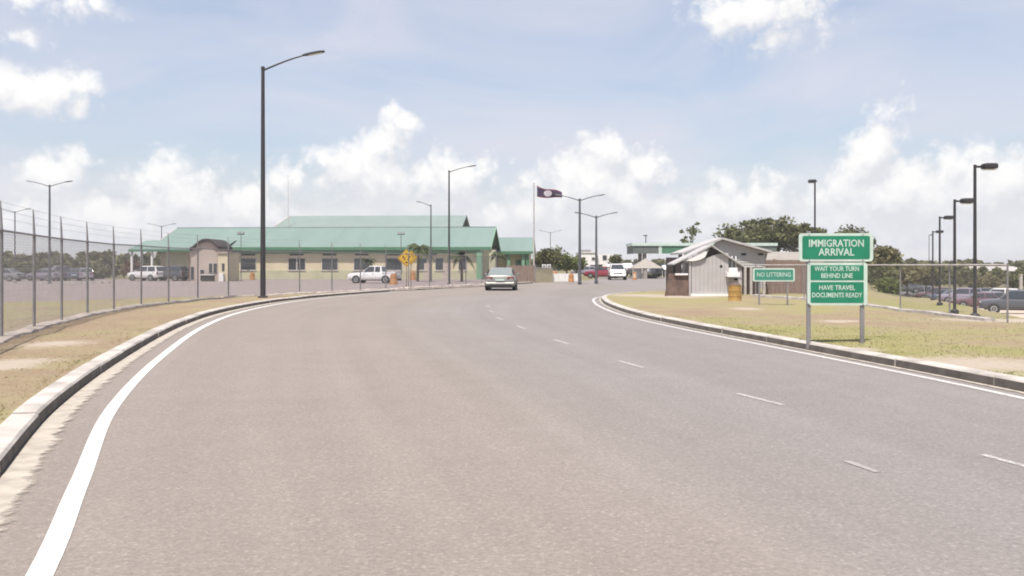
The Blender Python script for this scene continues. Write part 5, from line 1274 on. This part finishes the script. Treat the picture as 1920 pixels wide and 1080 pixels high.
for i, (px, d, a, q, w, lf, lb) in enumerate([(1655, 84, 497, 545, 60, 'leaf', 'dark bush right behind the immigration sign post'), (1700, 88, 500, 542, 60, 'leaf_dry', 'dusty bush left of the right-hand parking'), (1735, 100, 496, 540, 56, 'leaf_dry', 'bush behind the farthest box lamps'), (1665, 78, 525, 550, 36, 'leaf_green', 'low light green bush beside the sign post'), (1685, 96, 490, 530, 60, 'leaf', 'taller bush between the sign and the parking'), (1800, 140, 500, 545, 60, 'leaf_dry', 'bush behind the mauve suv'), (1850, 135, 512, 545, 46, 'leaf_dry', 'bush before the grey building'), (1900, 140, 512, 548, 50, 'leaf', 'bush at the right edge before the grey building')]):
    x = X(px, d); tree(px, d, drop(x, d) + .05, a, q, w, lb, 'bush', lf, 26, 55, .2, 40 + i, .8, trunk=.1, group='bushes behind the boundary fence')
for i, (px, d, a, q, w, lb) in enumerate([(1033, 104, 461, 508, 56, 'rounded green tree right of the flagpole base'), (1062, 108, 476, 512, 52, 'bright green bushy tree left of the flag-side twin-arm light'), (1080, 112, 480, 514, 36, 'green bush touching the flag-side twin-arm light'), (1015, 112, 470, 508, 34, 'dark green tree hugging the flagpole')]):
    tree(px, d, -.05, a, q, w, lb, 'tree', 'leaf_green' if i in (1, 2) else 'leaf', 30, 60, .2, 60 + i, .75, trunk=.14, group='trees by the flagpole')
tree(1153, 128, -.05, 476, 500, 22, 'small dark round tree beside the white house', 'tree', 'leaf', 16, 50, .2, 71, .6, trunk=.12)
tree(248, 116, -.25, 486, 524, 36, 'reddish brown bush left of the white suv', 'bush', 'leaf_brown', 24, 50, .22, 72, .75, trunk=.1)
def palm(px, d, py_top, py_crown, wpx, label, seed, lean=.0):
    rs = np.random.RandomState(seed); x = X(px, d); z0 = -.24; root = thing('palm_tree', (x, d, z0), label, 'palm tree', 'palms before the green building')
    hc = Z(py_crown, d) - z0; rr = wpx / 2 * d / F
    mb = MB(); path = [(lean * t * t, 0, hc * t) for t in np.linspace(0, 1, 10)]
    for i in range(9):
        a, b = path[i], path[i + 1]; mb.tube([a, ((a[0] + b[0]) / 2, 0, (a[2] + b[2]) / 2), b], [.17 - .006 * i, .15 - .006 * i, .165 - .006 * i], 8)
    mb.build('trunk', M['bark'], root, smooth=True)
    for k in range(15):
        a = 6.283 * k / 15 + rs.uniform(-.2, .2); up = rs.uniform(.1, 1.1); L_ = rr * rs.uniform(.85, 1.2); fr = MB()
        pts = []
        for t in np.linspace(0, 1, 9):
            r_ = L_ * t * (1 - .12 * t * up); z = hc + .1 + L_ * (up * t * .75 - 1.05 * t * t * (.55 + .5 * (1.1 - up)))
            pts.append(Vector((lean + r_ * math.cos(a), r_ * math.sin(a), z)))
        fr.tube(pts, [.03 - .0028 * i for i in range(9)], 4)
        sd = Vector((-math.sin(a), math.cos(a), 0))
        for i in range(1, 9):
            for h_ in (0, .5):
                p = pts[i - 1].lerp(pts[i], h_); d_ = (pts[i] - pts[i - 1]).normalized(); ll = rr * .38 * math.sin(min(1, (i + h_) / 8.4) * 2.7 + .25)
                for s in (-1, 1):
                    e = p + (sd * s * .8 + d_ * .5 + Vector((0, 0, -.42))).normalized() * max(.12, ll); fr.add([p - d_ * .09, p + d_ * .11, e], [(0, 1, 2)])
        o = fr.build('frond', M['palm'], root)
        at = o.data.attributes.new('tint', 'FLOAT', 'POINT'); at.data.foreach_set('value', np.full(len(o.data.vertices), rs.uniform(.1, .8), dtype=np.float32))
palm(783, 99, 450, 466, 66, 'taller palm beside the yellow diamond signs', 1, .2)
palm(866, 98, 468, 479, 60, 'bushy palm right of the single-arm light', 2, -.2)
palm(690, 106, 476, 490, 36, 'small palm behind the white pickup', 3)
palm(932, 110, 462, 478, 34, 'small palm under the right gable of the green building', 4)

# far woods: uncountable masses along the skyline
def woods(name, label, spec, seed, leaf='leaf_wood', per=46, size=.55):
    rs = np.random.RandomState(seed); cl = []; tr = MB()
    for (p0, p1, d0, d1, y0, y1, zg, n) in spec:
        for i in range(n):
            px = rs.uniform(p0, p1); d = rs.uniform(d0, d1); x = X(px, d); top = Z(y0 + (y1 - y0) * rs.rand() ** .8, d); hh = top - zg; r = min(3.2, max(.8, hh * .38))
            for k in range(7):
                u = rs.normal(size=3); cl.append((x + u[0] * r * .55, d + u[1] * r * .5, zg + hh * (.22 + .62 * rs.rand()), r * .5))
            cl.append((x, d, top - r * .4, r * .42))
    V, Fc, T = leaf_cloud(cl, per, size, rs, .8)
    o = from_arrays(name, V.tolist(), Fc.tolist(), M[leaf], None, T); return tag(o, label, 'woodland', kind='stuff')
woods('woodland', 'dusty olive wood along the skyline behind the left car park', [(-420, 345, 128, 155, 468, 484, -.3, 95), (-420, 345, 118, 128, 488, 505, -.3, 60)], 1)
woods('woodland', 'low olive wood along the skyline on the right', [(1640, 2300, 190, 235, 481, 492, -2.6, 110), (1640, 1790, 150, 190, 486, 500, -2.5, 30), (1560, 2300, 150, 185, 498, 512, -2.5, 60)], 2)
woods('woodland', 'thin strip of far trees behind the checkpoint and white house', [(985, 1330, 230, 290, 484, 492, -.1, 75), (300, 1000, 210, 260, 482, 492, -.2, 60), (1300, 1660, 190, 230, 478, 492, -.5, 50)], 3)
tp = thing('gate_post', (X(1914, 92), 92, drop(X(1914, 92), 92) + .15), 'pale concrete post at the right edge of the parking', 'post')
MB().bb(-.12, .12, -.12, .12, -.1, 3.1).build('shaft', M['concrete'], tp); MB().bb(-.16, .16, -.16, .16, 3.102, 3.2).build('cap', M['concrete'], tp)

# ------------------------------------------------------------------ humid air over the place
def haze():
    o = MB().bb(-3200, 3200, -500, 4200, -7, 15).build('haze', None)
    m = bpy.data.materials.new('humid_air'); m.use_nodes = True; nt = m.node_tree; nt.nodes.remove(nt.nodes['Principled BSDF'])
    v = nt.nodes.new('ShaderNodeVolumePrincipled'); v.inputs['Color'].default_value = (.97, .965, .97, 1); v.inputs['Density'].default_value = .0005; v.inputs['Anisotropy'].default_value = .2
    nt.links.new(v.outputs[0], nt.nodes['Material Output'].inputs['Volume'])
    o.data.materials.clear(); o.data.materials.append(m); tag(o, 'pale humid haze over the whole road scene', kind='stuff')
haze()
